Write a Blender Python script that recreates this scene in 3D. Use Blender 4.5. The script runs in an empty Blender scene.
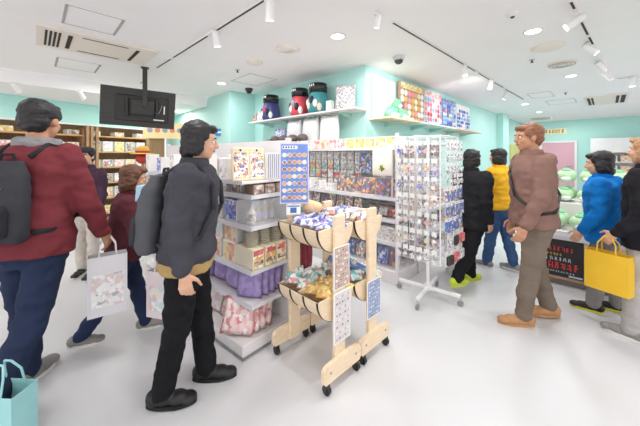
import bpy, bmesh, math, random
from mathutils import Vector, Matrix, noise, Euler
PI = math.pi
rnd = random.Random(11)
scn = bpy.context.scene
COL = scn.collection
H_CAM = 1.42

# ------------------------------------------------------------------ helpers
def lin(h):
    h = h.lstrip('#')
    out = []
    for i in (0, 2, 4):
        c = int(h[i:i+2], 16) / 255.0
        out.append(c / 12.92 if c <= 0.04045 else ((c + 0.055) / 1.055) ** 2.4)
    return (out[0], out[1], out[2], 1.0)

MATS = {}
def mat(name, col, rough=0.5, metal=0.0, var=0.06, scale=6.0, bump=0.0, bscale=60.0, emit=0.0, alpha=1.0, stretch=None, spec=0.5):
    if name in MATS: return MATS[name]
    m = bpy.data.materials.new(name); m.use_nodes = True
    nt = m.node_tree; N = nt.nodes; L = nt.links
    b = N['Principled BSDF']
    b.inputs['Roughness'].default_value = rough
    b.inputs['Metallic'].default_value = metal
    b.inputs['Specular IOR Level'].default_value = spec
    tc = N.new('ShaderNodeTexCoord')
    src = tc.outputs['Object']
    if stretch:
        mp = N.new('ShaderNodeMapping'); mp.inputs['Scale'].default_value = stretch
        L.new(src, mp.inputs['Vector']); src = mp.outputs['Vector']
    n = N.new('ShaderNodeTexNoise'); n.inputs['Scale'].default_value = scale; n.inputs['Detail'].default_value = 4
    L.new(src, n.inputs['Vector'])
    r = N.new('ShaderNodeValToRGB')
    c = lin(col)
    r.color_ramp.elements[0].position = 0.3; r.color_ramp.elements[1].position = 0.7
    r.color_ramp.elements[0].color = tuple(max(0, x * (1 - var)) for x in c[:3]) + (1,)
    r.color_ramp.elements[1].color = tuple(min(1, x * (1 + var)) for x in c[:3]) + (1,)
    L.new(n.outputs['Fac'], r.inputs['Fac'])
    L.new(r.outputs['Color'], b.inputs['Base Color'])
    if bump > 0:
        n2 = N.new('ShaderNodeTexNoise'); n2.inputs['Scale'].default_value = bscale; n2.inputs['Detail'].default_value = 3
        L.new(src, n2.inputs['Vector'])
        bp = N.new('ShaderNodeBump'); bp.inputs['Strength'].default_value = bump; bp.inputs['Distance'].default_value = 0.01
        L.new(n2.outputs['Fac'], bp.inputs['Height']); L.new(bp.outputs['Normal'], b.inputs['Normal'])
    if emit > 0:
        b.inputs['Emission Color'].default_value = c; b.inputs['Emission Strength'].default_value = emit
    if alpha < 1: b.inputs['Alpha'].default_value = alpha
    MATS[name] = m
    return m

def art(name, pal, scale=28.0, rough=0.35, rand=True):
    """busy printed packaging: flat patches of the palette colours, another cut of the print on every copy"""
    if name in MATS: return MATS[name]
    m = bpy.data.materials.new(name); m.use_nodes = True
    nt = m.node_tree; N = nt.nodes; L = nt.links
    b = N['Principled BSDF']; b.inputs['Roughness'].default_value = rough
    tc = N.new('ShaderNodeTexCoord'); vec = tc.outputs['Object']
    if rand:
        oi = N.new('ShaderNodeObjectInfo')
        mu = N.new('ShaderNodeVectorMath'); mu.operation = 'SCALE'; mu.inputs[0].default_value = (17, 23, 31)
        L.new(oi.outputs['Random'], mu.inputs['Scale'])
        ad = N.new('ShaderNodeVectorMath'); ad.operation = 'ADD'
        L.new(vec, ad.inputs[0]); L.new(mu.outputs['Vector'], ad.inputs[1]); vec = ad.outputs['Vector']
    nz = N.new('ShaderNodeTexNoise'); nz.inputs['Scale'].default_value = scale*0.9; nz.inputs['Detail'].default_value = 3
    L.new(vec, nz.inputs['Vector'])
    ns = N.new('ShaderNodeVectorMath'); ns.operation = 'SCALE'; ns.inputs['Scale'].default_value = 1.3/scale
    L.new(nz.outputs['Color'], ns.inputs[0])
    ad2 = N.new('ShaderNodeVectorMath'); ad2.operation = 'ADD'; L.new(vec, ad2.inputs[0]); L.new(ns.outputs['Vector'], ad2.inputs[1]); vec = ad2.outputs['Vector']
    v = N.new('ShaderNodeTexVoronoi'); v.inputs['Scale'].default_value = scale*1.25
    L.new(vec, v.inputs['Vector'])
    sp = N.new('ShaderNodeSeparateColor'); L.new(v.outputs['Color'], sp.inputs['Color'])
    r = N.new('ShaderNodeValToRGB'); r.color_ramp.interpolation = 'CONSTANT'
    els = r.color_ramp.elements
    while len(els) < len(pal): els.new(0.5)
    for i, p in enumerate(pal):
        c = lin(p); els[i].position = i / len(pal); els[i].color = tuple(x*0.86+0.14*0.8 for x in c[:3]) + (1,)  # print colours lifted toward pale grey, soft haze put into the palette
    L.new(sp.outputs[0], r.inputs['Fac']); L.new(r.outputs['Color'], b.inputs['Base Color'])
    MATS[name] = m
    return m

class G:
    def __init__(s): s.bm = bmesh.new()
    def _mi(s, faces, mi):
        for f in faces: f.material_index = mi
    def box(s, x0, y0, z0, x1, y1, z1, mi=0, bev=0.0, M=None, seg=1):
        t = bmesh.new()
        bmesh.ops.create_cube(t, size=1)
        for v in t.verts:
            v.co = Vector(((x0+x1)/2 + v.co.x*(x1-x0), (y0+y1)/2 + v.co.y*(y1-y0), (z0+z1)/2 + v.co.z*(z1-z0)))
        if bev > 0: bmesh.ops.bevel(t, geom=list(t.edges), offset=bev, segments=seg, profile=0.5, affect='EDGES')
        return s._merge(t, mi, M)
    def _merge(s, t, mi, M=None):
        if M is not None: bmesh.ops.transform(t, matrix=M, verts=t.verts)
        s._mi(t.faces, mi)
        me = bpy.data.meshes.new('tmp'); t.to_mesh(me); t.free()
        s.bm.from_mesh(me); bpy.data.meshes.remove(me)
        return s
    def cyl(s, p0, p1, r0, r1=None, seg=12, mi=0):
        p0 = Vector(p0); p1 = Vector(p1); r1 = r0 if r1 is None else r1
        d = p1 - p0; t = bmesh.new()
        bmesh.ops.create_cone(t, cap_ends=True, segments=seg, radius1=r0, radius2=r1, depth=d.length)
        M = Matrix.Translation((p0+p1)/2) @ Vector((0,0,1)).rotation_difference(d.normalized()).to_matrix().to_4x4()
        return s._merge(t, mi, M)
    def ell(s, c, r, mi=0, M=None, u=16, v=10):
        t = bmesh.new(); bmesh.ops.create_uvsphere(t, u_segments=u, v_segments=v, radius=1)
        for w in t.verts: w.co = Vector((c[0]+w.co.x*r[0], c[1]+w.co.y*r[1], c[2]+w.co.z*r[2]))
        return s._merge(t, mi, M)
    def lathe(s, prof, c=(0,0,0), seg=20, mi=0, M=None):
        t = bmesh.new(); rings = []
        for r, z in prof:
            if r < 1e-5: rings.append([t.verts.new((c[0], c[1], c[2]+z))])
            else: rings.append([t.verts.new((c[0]+r*math.cos(2*PI*i/seg), c[1]+r*math.sin(2*PI*i/seg), c[2]+z)) for i in range(seg)])
        for a, b in zip(rings, rings[1:]):
            for i in range(seg):
                j = (i+1) % seg
                f = [a[i % len(a)], a[j % len(a)], b[j % len(b)], b[i % len(b)]]
                u = []
                for q in f:
                    if q not in u: u.append(q)
                if len(u) > 2:
                    try: t.faces.new(u)
                    except ValueError: pass
        bmesh.ops.recalc_face_normals(t, faces=t.faces)
        return s._merge(t, mi, M)
    def prism(s, pts, vec, mi=0, M=None):
        t = bmesh.new(); vec = Vector(vec)
        a = [t.verts.new(p) for p in pts]; b = [t.verts.new(Vector(p)+vec) for p in pts]
        t.faces.new(a); t.faces.new(b[::-1])
        for i in range(len(a)):
            j = (i+1) % len(a); t.faces.new([a[i], b[i], b[j], a[j]])
        bmesh.ops.recalc_face_normals(t, faces=t.faces)
        return s._merge(t, mi, M)
    def tube(s, pts, r, seg=6, mi=0):
        for a, b in zip(pts, pts[1:]): s.cyl(a, b, r, r, seg, mi)
        return s
    def loft(s, rings, mi=0, M=None, cap=True):
        t = bmesh.new(); R = [[t.verts.new(p) for p in ring] for ring in rings]; n = len(R[0])
        for a, b in zip(R, R[1:]):
            for i in range(n): t.faces.new([a[i], a[(i+1) % n], b[(i+1) % n], b[i]])
        if cap: t.faces.new(R[0][::-1]); t.faces.new(R[-1])
        bmesh.ops.recalc_face_normals(t, faces=t.faces)
        return s._merge(t, mi, M)
    def mesh(s, name, mats, smooth=False):
        me = bpy.data.meshes.new(name); s.bm.to_mesh(me); s.bm.free()
        for m in (mats if isinstance(mats, (list, tuple)) else [mats]): me.materials.append(m)
        if smooth:
            me.polygons.foreach_set('use_smooth', [True]*len(me.polygons))
        return me
    def build(s, name, mats, parent=None, smooth=False, loc=None, rot=None):
        me = s.mesh(name, mats, smooth)
        return put(name, me, parent, loc, rot)

def put(name, me, parent=None, loc=None, rot=None):
    o = bpy.data.objects.new(name, me); COL.objects.link(o)
    if parent is not None: o.parent = parent
    if loc is not None: o.location = loc
    if rot is not None: o.rotation_euler = rot if len(rot) == 3 else (0, 0, rot[0])
    return o
def tag(o, label, cat, group=None, kind=None):
    o['label'] = label; o['category'] = cat
    if group: o['group'] = group
    if kind: o['kind'] = kind
    return o
def thing(name, label, cat, loc=(0,0,0), rotz=0.0, group=None):
    o = bpy.data.objects.new(name, None); COL.objects.link(o)
    o.empty_display_size = 0.05
    o.location = loc; o.rotation_euler = (0, 0, rotz)
    return tag(o, label, cat, group)
def struct(o, label=None):
    o['kind'] = 'structure'
    if label: o['label'] = label
    return o
def dup(root, loc, rotz, label=None, group=None):
    r = root.copy(); COL.objects.link(r); r.location = loc; r.rotation_euler = (0, 0, rotz)
    if label: r['label'] = label
    if group: r['group'] = group
    for ch in list(root.children):
        c = ch.copy(); COL.objects.link(c); c.parent = r
        for g in list(ch.children):
            d = g.copy(); COL.objects.link(d); d.parent = c
    return r
ORD = ('first second third fourth fifth sixth seventh eighth ninth tenth eleventh twelfth thirteenth fourteenth fifteenth sixteenth '
       'seventeenth eighteenth nineteenth twentieth').split()
for t in ('twenty', 'thirty', 'forty'):
    ORD += [t + '-' + w for w in ORD[:9]] + [t.replace('ty', 'tieth')]
def nth(i): return ORD[i]
def item(me, name, label, cat, loc, rotz=0.0, group=None, tilt=0.0, roll=0.0):
    o = bpy.data.objects.new(name, me); COL.objects.link(o)
    o.location = loc; o.rotation_euler = (tilt, roll, rotz)
    return tag(o, label, cat, group)

# ------------------------------------------------------------------ materials
WHITE = mat('white_paint', '#e9e6e6', 0.55, var=0.02)
SHELFW = mat('white_shelf_enamel', '#e6e2e2', 0.35, var=0.02)
RAILW = mat('clear_price_rail', '#dcdce2', 0.2, var=0.02)
CEILM = mat('ceiling_paint', '#f5f2f2', 0.8, var=0.012, scale=2)
TEAL = mat('teal_paint', '#b6e3dc', 0.6, var=0.02, scale=2)
WOODL = mat('pine_ply', '#efd8b8', 0.5, var=0.09, scale=5, stretch=(3, 3, 22), bump=0.05)
WOODB = mat('brown_wood_board', '#a5805e', 0.55, var=0.2, scale=4, stretch=(14, 14, 1.2))
WOODO = mat('orange_wood_shelf', '#c99a66', 0.5, var=0.15, scale=4, stretch=(1.2, 14, 14))
BLACK = mat('black_plastic', '#1b1b1d', 0.4, var=0.1)
DARK = mat('dark_grey_plastic', '#33312f', 0.45, var=0.12)
GREYM = mat('grey_metal', '#9a9a9d', 0.35, metal=0.7)
STEEL = mat('dull_steel', '#c6c6c9', 0.3, metal=0.8)
CREAM = mat('cream_plastic', '#ece2d8', 0.5, var=0.02)
LAMP = mat('lamp_glow', '#fffdf6', 0.5, emit=6.0)
CLEAR = mat('clear_acrylic', '#eef4f6', 0.08, alpha=0.22, var=0.0)
FILM = mat('clear_film', '#f2f2f4', 0.15, alpha=0.4, var=0.0)
PAPER = mat('white_paper', '#f3f1ee', 0.7, var=0.02)
GREYL = mat('light_grey_line', '#a9a4a2', 0.6)
SLOT = mat('dark_slot', '#2a2623', 0.7)

A_MIX = art('print_mixed', ['#e9c2c0', '#ffffff', '#d97b6c', '#7aa7c9', '#f2e3b4', '#5b5f86', '#efefef', '#a8744f'], 30)
A_COMIC = art('print_comic', ['#4d4a68', '#c9653f', '#d8c0a8', '#7b62a0', '#3c3f4f', '#d8a34a', '#6d6a78', '#8d4a42'], 24)
A_GREENBK = art('print_green_book', ['#5a8a4a', '#d8cf5a', '#d05a6a', '#f2efe2', '#3d5f8c', '#9a5aa0', '#e9e4d8'], 40)
A_WHITE = art('print_white', ['#f6f4f4', '#ffffff', '#e8dede', '#f4f0ee', '#b9b4bd', '#f8f8f8', '#e9d2cd'], 30)
A_GREY = art('print_grey', ['#f4f4f4', '#9a98a2', '#e6e4e7', '#75737c', '#d6d3d8', '#f8f8f8', '#c5bab8'], 60)
A_BLUE = art('print_blue', ['#1d57b8', '#2f74d0', '#1d57b8', '#e9eef5', '#2463c2', '#e5b23c', '#174796'], 36)
A_BLUEW = art('print_blue_white', ['#4c66c8', '#dfe5f5', '#6b84da', '#31459f', '#f4f5fb', '#8f9fe6', '#b78ad0'], 34)
A_PINK = art('print_pink', ['#eba9ae', '#f4d6d4', '#e2848c', '#f8ece8', '#d96a78', '#efc0bd', '#f5dcd2'], 26)
A_PURP = art('print_purple', ['#8f74bd', '#9b82c8', '#8467b2', '#a48fd0', '#8f74bd', '#7c60aa'], 22)
A_ORNG = art('print_orange', ['#e6a07c', '#f0c49a', '#e8d9a0', '#d9785e', '#f4e2cc', '#eab58a'], 20)
A_YELW = art('print_yellow', ['#efd56a', '#f4e7a8', '#e9bf3c', '#fbf5de', '#e39a5c', '#f2dd7d'], 24)
A_RED = art('print_red', ['#d23b3b', '#c62f34', '#e55a52', '#b3262e', '#f3d7cf'], 24)
A_TEALP = art('print_teal', ['#38a7a8', '#f4f4f2', '#e88a9b', '#8ed2cf', '#f0efe9', '#54b7b0'], 34)
A_GOLD = art('print_gold', ['#d9a520', '#f0cd5a', '#b97f12', '#f7e7a0', '#e8b52e', '#c98f1a'], 40)
A_BROWN = art('print_brown', ['#5a4640', '#8a6a58', '#c9b09a', '#3c2f2e', '#a58572', '#e2d6ca'], 30)
A_BADGE = art('print_badge', ['#d98a4a', '#e8c7a0', '#a8543c', '#f2e6d8', '#5a7a4a', '#c9a25a', '#7c4a6a', '#e2a0a0'], 90)
A_FLOWER = art('print_flower', ['#fdfbf5', '#f4c94a', '#e88a3c', '#7a4fa8', '#fdfbf5', '#5a78c0', '#fdfbf5'], 60)
A_PASTEL = art('print_pastel', ['#f4dede', '#e9eef6', '#f6f0e2', '#dcd0e4', '#fbfafa', '#f0c9c4', '#d2e4e2'], 16)
# ------------------------------------------------------------------ camera and survey of the room
F_PX, CX, CY = 287.0, 320.0, 155.0
S2 = math.sqrt(0.5)
def world(lat, d, z): return Vector(((d+lat)*S2, (d-lat)*S2, z))
def on_z(px, py, z):                       # surveyed point on a horizontal plane
    d = F_PX*(z-H_CAM)/(CY-py); return world((px-CX)/F_PX*d, d, z)
cam = bpy.data.cameras.new('camera'); cam.sensor_width = 36; cam.lens = 36*F_PX/640; cam.shift_y = -(213-CY)/640
cam.clip_start = 0.05; cam.clip_end = 100
co = bpy.data.objects.new('camera', cam); COL.objects.link(co)
co.location = (0, 0, H_CAM); co.rotation_euler = (PI/2, 0, -PI/4)
scn.camera = co

CEIL, LOW = 2.7, 2.5
# floor: pale polished vinyl with faint cloudiness
fm = mat('floor_vinyl', '#d8d8da', 0.33, var=0.025, scale=1.3, bump=0.012, bscale=5, spec=0.45)
struct(G().box(-4, -7, -0.1, 15, 13, 0).build('floor', fm))
g = G(); g.box(-5, -7, CEIL, 15, 6.3, CEIL+0.1); struct(g.build('ceiling', CEILM))
g = G(); g.box(-5, 6.3, LOW, 2.74, 13, LOW+0.1); g.box(-5, 6.3, LOW+0.1, 2.74, 6.36, CEIL-0.001); struct(g.build('ceiling_lower', CEILM))
# teal walls
struct(G().box(3.34, 2.43, 0, 3.46, 5.3, CEIL).build('wall_left', TEAL))
struct(G().box(3.46, 2.43, 0, 14, 2.55, CEIL).build('wall_right', TEAL))
g = G(); g.box(2.77, 5.3, 0, 3.46, 5.42, CEIL); g.box(2.77, 5.42, 0, 2.89, 9.2, CEIL); struct(g.build('wall_pier', TEAL))
struct(G().box(14, -7, 0, 14.12, 2.55, CEIL).build('wall_back', TEAL))
struct(G().box(10.2, 2.25, 0, 10.9, 2.43, CEIL).build('wall_pilaster', TEAL))
# skewed bay at the far left: teal fascia over a boarded wall
SK = Matrix.Translation((-0.41, 7.47, 0)) @ Matrix.Rotation(math.atan2(0.316, 0.949), 4, 'Z')
o = G().box(-3.4, 0.0, 2.08, 3.5, 0.12, LOW-0.003).build('wall_fascia', TEAL); o.matrix_world = SK; struct(o)
o = G().box(-3.4, 0.45, 0, 3.4, 0.55, 2.2).build('wall_alcove', WOODB); o.matrix_world = SK; struct(o)
o = G().box(-3.4, 0.0, 2.05, 3.5, 0.13, 2.08).build('trim_1', WHITE); o.matrix_world = SK; struct(o)
# pink door in the back wall
PINK = mat('pink_door_paint', '#dba9b9', 0.5, var=0.02)
d1 = struct(G().box(13.96, 0.84, 0, 13.995, 1.78, 1.88).build('door_1', PINK))
g = G(); g.box(13.93, 0.76, 0, 13.995, 0.84, 1.95); g.box(13.93, 1.78, 0, 13.995, 1.86, 1.95); g.box(13.93, 0.84, 1.88, 13.995, 1.78, 1.95)
g.build('door_frame', WHITE, d1)
G().cyl((13.955, 0.92, 1.0), (13.9, 0.92, 1.0), 0.012).cyl((13.9, 0.92, 1.0), (13.9, 1.04, 1.0), 0.012).build('door_handle', GREYM, d1)

# ------------------------------------------------------------------ ceiling fittings
def flat_poly(g, pts, z0, z1, mi=0): g.prism([(p[0], p[1], z1) for p in pts], (0, 0, z0-z1), mi)
def lerp(a, b, t): return a + (b-a)*t
def ceil_rect(pxs): return [on_z(x, y, CEIL) for x, y in pxs]
def inset(P, u0, u1, v0, v1):
    A, B, C_, D = P
    q = lambda u, v: lerp(lerp(A, B, u), lerp(D, C_, u), v)
    return [q(u0, v0), q(u1, v0), q(u1, v1), q(u0, v1)]
def axis_rect(P):                          # square the surveyed corners up to the room's axes
    xs = sorted(p.x for p in P); ys = sorted(p.y for p in P)
    x0, x1, y0, y1 = (xs[0]+xs[1])/2, (xs[2]+xs[3])/2, (ys[0]+ys[1])/2, (ys[2]+ys[3])/2
    return [Vector((x0, y1, CEIL)), Vector((x1, y1, CEIL)), Vector((x1, y0, CEIL)), Vector((x0, y0, CEIL))]

def access_panel(pxs, label, ends_only):
    P = axis_rect(ceil_rect(pxs)); c = sum(P, Vector())/4
    t = thing('ceiling_access_panel', label, 'ceiling panel', (c.x, c.y, CEIL), group='ceiling access panels')
    Q = [p-c for p in P]
    g = G(); flat_poly(g, Q, -0.006, -0.0005); g.build('panel', CEILM, t)
    g = G()
    e = 0.05
    if ends_only:
        flat_poly(g, inset(Q, 0, e, 0, 1), -0.009, -0.006); flat_poly(g, inset(Q, 1-e, 1, 0, 1), -0.009, -0.006)
        flat_poly(g, inset(Q, e, 1-e, 0, 0.02), -0.008, -0.006); flat_poly(g, inset(Q, e, 1-e, 0.98, 1), -0.008, -0.006)
    else:
        e = 0.022
        for a in ((0, 1, 0, e), (0, 1, 1-e, 1), (0, e, e, 1-e), (1-e, 1, e, 1-e)): flat_poly(g, inset(Q, *a), -0.009, -0.006)
    g.build('joint_line', GREYL, t)
access_panel([(68.7, 2.7), (126.5, 21.3), (112.7, 35), (58.4, 20.6)], 'large white ceiling access panel with grey end strips, closer than the long air conditioner', True)
access_panel([(58, 56), (102, 65), (94.5, 73), (53, 65)], 'small white ceiling panel with grey ends between air conditioner and hanging television', True)
access_panel([(251.6, 72.2), (274.6, 79.8), (255, 86), (232.7, 79.8)], 'square ceiling hatch with thin dark outline above the teal alcove and dark dome camera', False)
access_panel([(527, 94.5), (548, 90.5), (556, 95), (534, 99)], 'faint rectangular ceiling hatch beyond the downlights, closer to the track of spotlights', False)
access_panel([(545, 102), (571, 97), (579, 100.5), (552, 106)], 'pale rectangular ceiling hatch next to the slotted far air conditioner', False)

def aircon(pxs, label, slots, long_slots=True):
    P = axis_rect(ceil_rect(pxs)); c = sum(P, Vector())/4; Q = [p-c for p in P]
    t = thing('ceiling_air_conditioner', label, 'air conditioner', (c.x, c.y, CEIL), group='ceiling air conditioners')
    g = G(); flat_poly(g, Q, -0.025, -0.0005); g.build('face_panel', CREAM, t)
    for a in slots:
        g = G(); flat_poly(g, inset(Q, *a), -0.029, -0.025); g.build('air_slot', SLOT, t)
    return t
aircon([(39.5, 20.6), (153, 51), (144, 67), (33, 38)], 'long cream cassette air conditioner with black slots on the ceiling before the television',
       [(0.06, 0.078, 0.12, 0.88), (0.092, 0.11, 0.12, 0.88), (0.124, 0.142, 0.12, 0.88), (0.156, 0.174, 0.12, 0.88), (0.225, 0.26, 0.15, 0.85), (0.80, 0.835, 0.15, 0.85), (0.33, 0.72, 0.12, 0.145), (0.33, 0.72, 0.86, 0.88)])
aircon([(584, 97), (626, 92), (631, 100), (588, 106)], 'far cream air conditioner with dark slots at both ends, over the pink door side',
       [(0.1, 0.9, 0.05, 0.12), (0.1, 0.9, 0.15, 0.2), (0.1, 0.9, 0.72, 0.79), (0.1, 0.9, 0.83, 0.93)])

# downlights: white ring, glowing lens
def downlight(px, py, label, z=CEIL, r=0.07):
    p = on_z(px, py, z)
    t = thing('downlight', label, 'downlight', p, group='recessed ceiling downlights')
    G().lathe([(r*1.25, -0.0005), (r*1.22, -0.008), (r, -0.01), (r*0.98, -0.0005)], seg=24).build('trim_ring', WHITE, t, True)
    G().lathe([(0, -0.006), (r*0.97, -0.006), (r*0.97, -0.001), (0, -0.001)], seg=24).build('lens', LAMP, t)
    return p
DL = [(337.5, 36, 'glowing round downlight above the high shelf of black-lidded jars'), (221.7, 83, 'small glowing downlight in front of the teal pier'),
      (533, 31, 'glowing downlight at the front of the right-hand cluster, before the round vent'), (571, 75.6, 'glowing downlight just beyond the round ceiling vent'),
      (525, 104, 'far downlight nearest the track of spotlights, first of the distant row'), (539, 112, 'far downlight in the middle of the distant row'), (550, 118, 'farthest downlight, close to the back wall')]
DLP = [downlight(*a) for a in DL]
DLP.append(downlight(177.5, 111.3, 'glowing downlight in the lower ceiling behind the television', z=LOW))

def disc(px, py, r, name, label, cat, rings=True):
    p = on_z(px, py, CEIL); t = thing(name, label, cat, p)
    G().lathe([(0, -0.03), (r*0.75, -0.03), (r, -0.015), (r*1.02, -0.0005)], seg=28).build('cover', CREAM, t, True)
    if rings:
        g = G()
        for q in (0.35, 0.6, 0.85): g.lathe([(r*q, -0.031), (r*q, -0.033), (r*(q+0.06), -0.033), (r*(q+0.06), -0.025)], seg=28)
        g.build('louver_ring', GREYL, t)
disc(286.6, 48, 0.12, 'ceiling_speaker', 'beige round speaker cover on the ceiling above the high jar shelf', 'speaker', False)
disc(255, 62, 0.11, 'ceiling_speaker', 'flatter beige round cover on the ceiling beside the square hatch', 'speaker', False)
disc(562, 63, 0.16, 'ceiling_vent', 'round ceiling air vent with concentric rings between the downlights', 'vent')
disc(547.6, 46.5, 0.16, 'ceiling_speaker', 'faint round white cover on the ceiling near the round ringed vent', 'speaker', False)
disc(541, 118, 0.3, 'ceiling_vent', 'far round ceiling vent near the distant downlights', 'vent')
p = on_z(512.5, 13, CEIL); t = thing('smoke_detector', 'small white smoke detector with dark centre near the spotlight tracks', 'smoke detector', p)
G().lathe([(0.055, -0.0005), (0.05, -0.02), (0.02, -0.035), (0, -0.035)], seg=20).build('cover', WHITE, t, True)
G().lathe([(0.018, -0.035), (0.014, -0.045), (0, -0.045)], seg=12).build('sensor', DARK, t)
def dome(px, py, c1, c2, label):
    p = on_z(px, py, CEIL); t = thing('dome_camera', label, 'security camera', p)
    G().lathe([(0.075, -0.0005), (0.075, -0.02), (0.06, -0.05), (0.045, -0.055)], seg=20).build('housing', c1, t, True)
    G().lathe([(0.055, -0.05), (0.05, -0.075), (0.03, -0.095), (0, -0.102)], seg=20).build('dome', c2, t, True)
dome(398.7, 56.5, STEEL, DARK, 'light grey dome security camera on the ceiling before the capsule boards')
dome(249, 88.5, DARK, BLACK, 'dark dome security camera on the ceiling by the square hatch')
for px, py, lb in ((149.5, 101, None), (237.5, 69.5, 'tiny dark sprinkler head beside the square ceiling hatch'), (532, 59.5, 'tiny dark sprinkler head beside the round ringed vent'), (565.5, 92.5, 'tiny dark sprinkler above the far air conditioner')):
    if lb:
        p = on_z(px, py, CEIL); t = thing('sprinkler_head', lb, 'sprinkler', p, group='ceiling sprinklers')
        G().cyl((0, 0, -0.0005), (0, 0, -0.012), 0.035, 0.03).build('escutcheon', STEEL, t)
        G().cyl((0, 0, -0.012), (0, 0, -0.04), 0.01).cyl((0, 0, -0.038), (0, 0, -0.042), 0.02).build('deflector', DARK, t)

# lighting tracks and the spotlights clipped to them
def track(a, b, label, slots, z=CEIL):
    A, B = on_z(*a, z), on_z(*b, z); c = (A+B)/2; d = (B-A); L = d.length; ang = math.atan2(d.y, d.x)
    t = thing('lighting_track', label, 'lighting track', c, ang, 'ceiling lighting tracks')
    g = G().box(-L/2, -0.017, -0.018, L/2, 0.017, -0.0005); g.build('rail', WHITE, t)
    for s0, s1 in slots:
        G().box(-L/2+L*s0, -0.009, -0.0195, -L/2+L*s1, 0.009, -0.018).build('contact_slot', SLOT, t)
    return A, B
TA = track((157, 66.5), (268, -4), 'white lighting track running over the gap between television and jar shelf', [(0.0, 0.2), (0.24, 0.6), (0.64, 1.0)])
TB = track((393, 21), (523, 98.5), 'long white lighting track above the wall of capsule boards', [(0.0, 0.42), (0.45, 0.7), (0.73, 1.0)])
TC = track((571, 0), (608.5, 73.5), 'white lighting track above the people at the melon table', [(0, 0.05), (0.12, 0.3), (0.33, 0.42)])
TD = track((613, 77.5), (655, 75), 'short white track crossing over the far air conditioner', [(0.1, 0.5)])
def spot(px, py, aim, label, z=CEIL, ln=0.15, r=0.034):
    p = on_z(px, py, z); t = thing('track_spotlight', label, 'spotlight', p - Vector((0, 0, 0.0185)), group='white track spotlights')
    g = G().box(-0.05, -0.014, -0.022, 0.05, 0.014, -0.001); g.cyl((0, 0, -0.02), (0, 0, -0.05), 0.009); g.build('adapter', WHITE, t)
    a = Vector(aim).normalized(); h = Vector((0, 0, -0.06))
    s = h - a*ln*0.4; e = h + a*ln*0.6
    G().cyl(s, e, r, r*1.04, 18).build('lamp_head', WHITE, t, False)
    G().cyl(e, e + a*0.003, r*0.85, r*0.85, 18).build('lens', LAMP, t)
spot(464.5, 64, (-0.1, -0.1, -1), 'upright white spotlight closest to the camera on the capsule board track')
spot(491, 79, (-0.1, 0.2, -1), 'second white spotlight along the capsule board track')
spot(506, 91, (0.1, 0.5, -1), 'third and farthest white spotlight on the capsule board track')
spot(378, 11.5, (0.35, 0.5, -1), 'white spotlight by itself at the near end of the capsule board track', ln=0.1, r=0.024)
spot(577, 12, (-0.3, 0.9, -0.6), 'white spotlight tilted toward the wall, first on the track above the melon table')
spot(588.5, 42, (0.3, -0.75, -0.65), 'white spotlight tilted away, second on the track above the melon table')
spot(600, 60, (0.5, -0.5, -0.7), 'white spotlight third on the track above the melon table')
spot(606.5, 69.8, (0.4, -0.6, -0.7), 'white spotlight at the far end of the track above the melon table')
spot(632, 76, (0, 0, -1), 'upright white spotlight on the short crossing track')
spot(216, 29.5, (0.3, 0.2, -1), 'pale spotlight on the track between television and jar shelf')
spot(270, -1, (0.2, 0.3, -1), 'pale spotlight at the near end of the track toward the jar shelf')
spot(15, 81, (0.4, 0.5, -0.7), 'white spotlight in the lower ceiling over the man in burgundy', z=LOW)
spot(81, 89, (0.4, 0.5, -0.7), 'white spotlight in the lower ceiling beside the television', z=LOW)

# ------------------------------------------------------------------ television hung from the ceiling, its back to the camera
tv = thing('ceiling_television', 'black flat television seen from behind, hung on a ceiling pole', 'television', (1.12, 4.93, 2.12), math.atan2(-0.27, 0.89))
# local: x along the screen, -y toward the camera
RT = Matrix.Rotation(math.radians(6), 4, 'X') @ Matrix.Rotation(math.radians(2.5), 4, 'Y')
G().box(-0.475, 0.0, -0.28, 0.475, 0.03, 0.28, bev=0.008, M=RT).build('back_shell', mat('tv_back_plastic', '#2e2b29', 0.42, var=0.15, scale=3), tv)
G().box(-0.46, 0.031, -0.265, 0.46, 0.034, 0.265, M=RT).build('screen', mat('tv_screen_glass', '#08090b', 0.1), tv)
G().box(-0.30, -0.03, -0.20, 0.38, 0.0, 0.18, bev=0.015, M=RT).build('rear_housing', mat('tv_rear_box', '#272422', 0.5, var=0.15, scale=4), tv)
for z in (-0.24, -0.18, -0.12, 0.1, 0.16, 0.22): G().box(-0.45, -0.004, z, -0.33, 0.0, z+0.008, M=RT).build('vent_slot', BLACK, tv)
G().box(-0.1, -0.09, -0.1, 0.2, -0.03, 0.12, bev=0.01, M=RT).build('mount_bracket', mat('mount_black', '#211f1d', 0.35), tv)
for x in (-0.17, 0.21): G().box(x, -0.07, -0.14, x+0.04, -0.03, 0.14, bev=0.005).build('mount_arm', BLACK, tv)
G().box(0.05, -0.155, 0.0, 0.11, -0.095, 0.575, bev=0.006).build('pole', DARK, tv)
G().box(0.03, -0.175, 0.57, 0.13, -0.075, 0.5795).build('ceiling_plate', DARK, tv)
G().box(0.19, -0.035, -0.165, 0.33, -0.031, -0.15, M=RT).build('rating_label', PAPER, tv)
G().box(0.32, -0.035, -0.06, 0.335, -0.031, 0.06, M=RT).build('rating_label', PAPER, tv)
G().tube([(0.3, -0.04, 0.06), (0.28, -0.06, -0.02), (0.24, -0.05, -0.1), (0.2, -0.04, -0.06)], 0.006).build('cable', GREYM, tv)
G().tube([(0.02, -0.1, 0.35), (0.045, -0.125, 0.36)], 0.008).build('pole_clamp', GREYM, tv)
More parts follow.
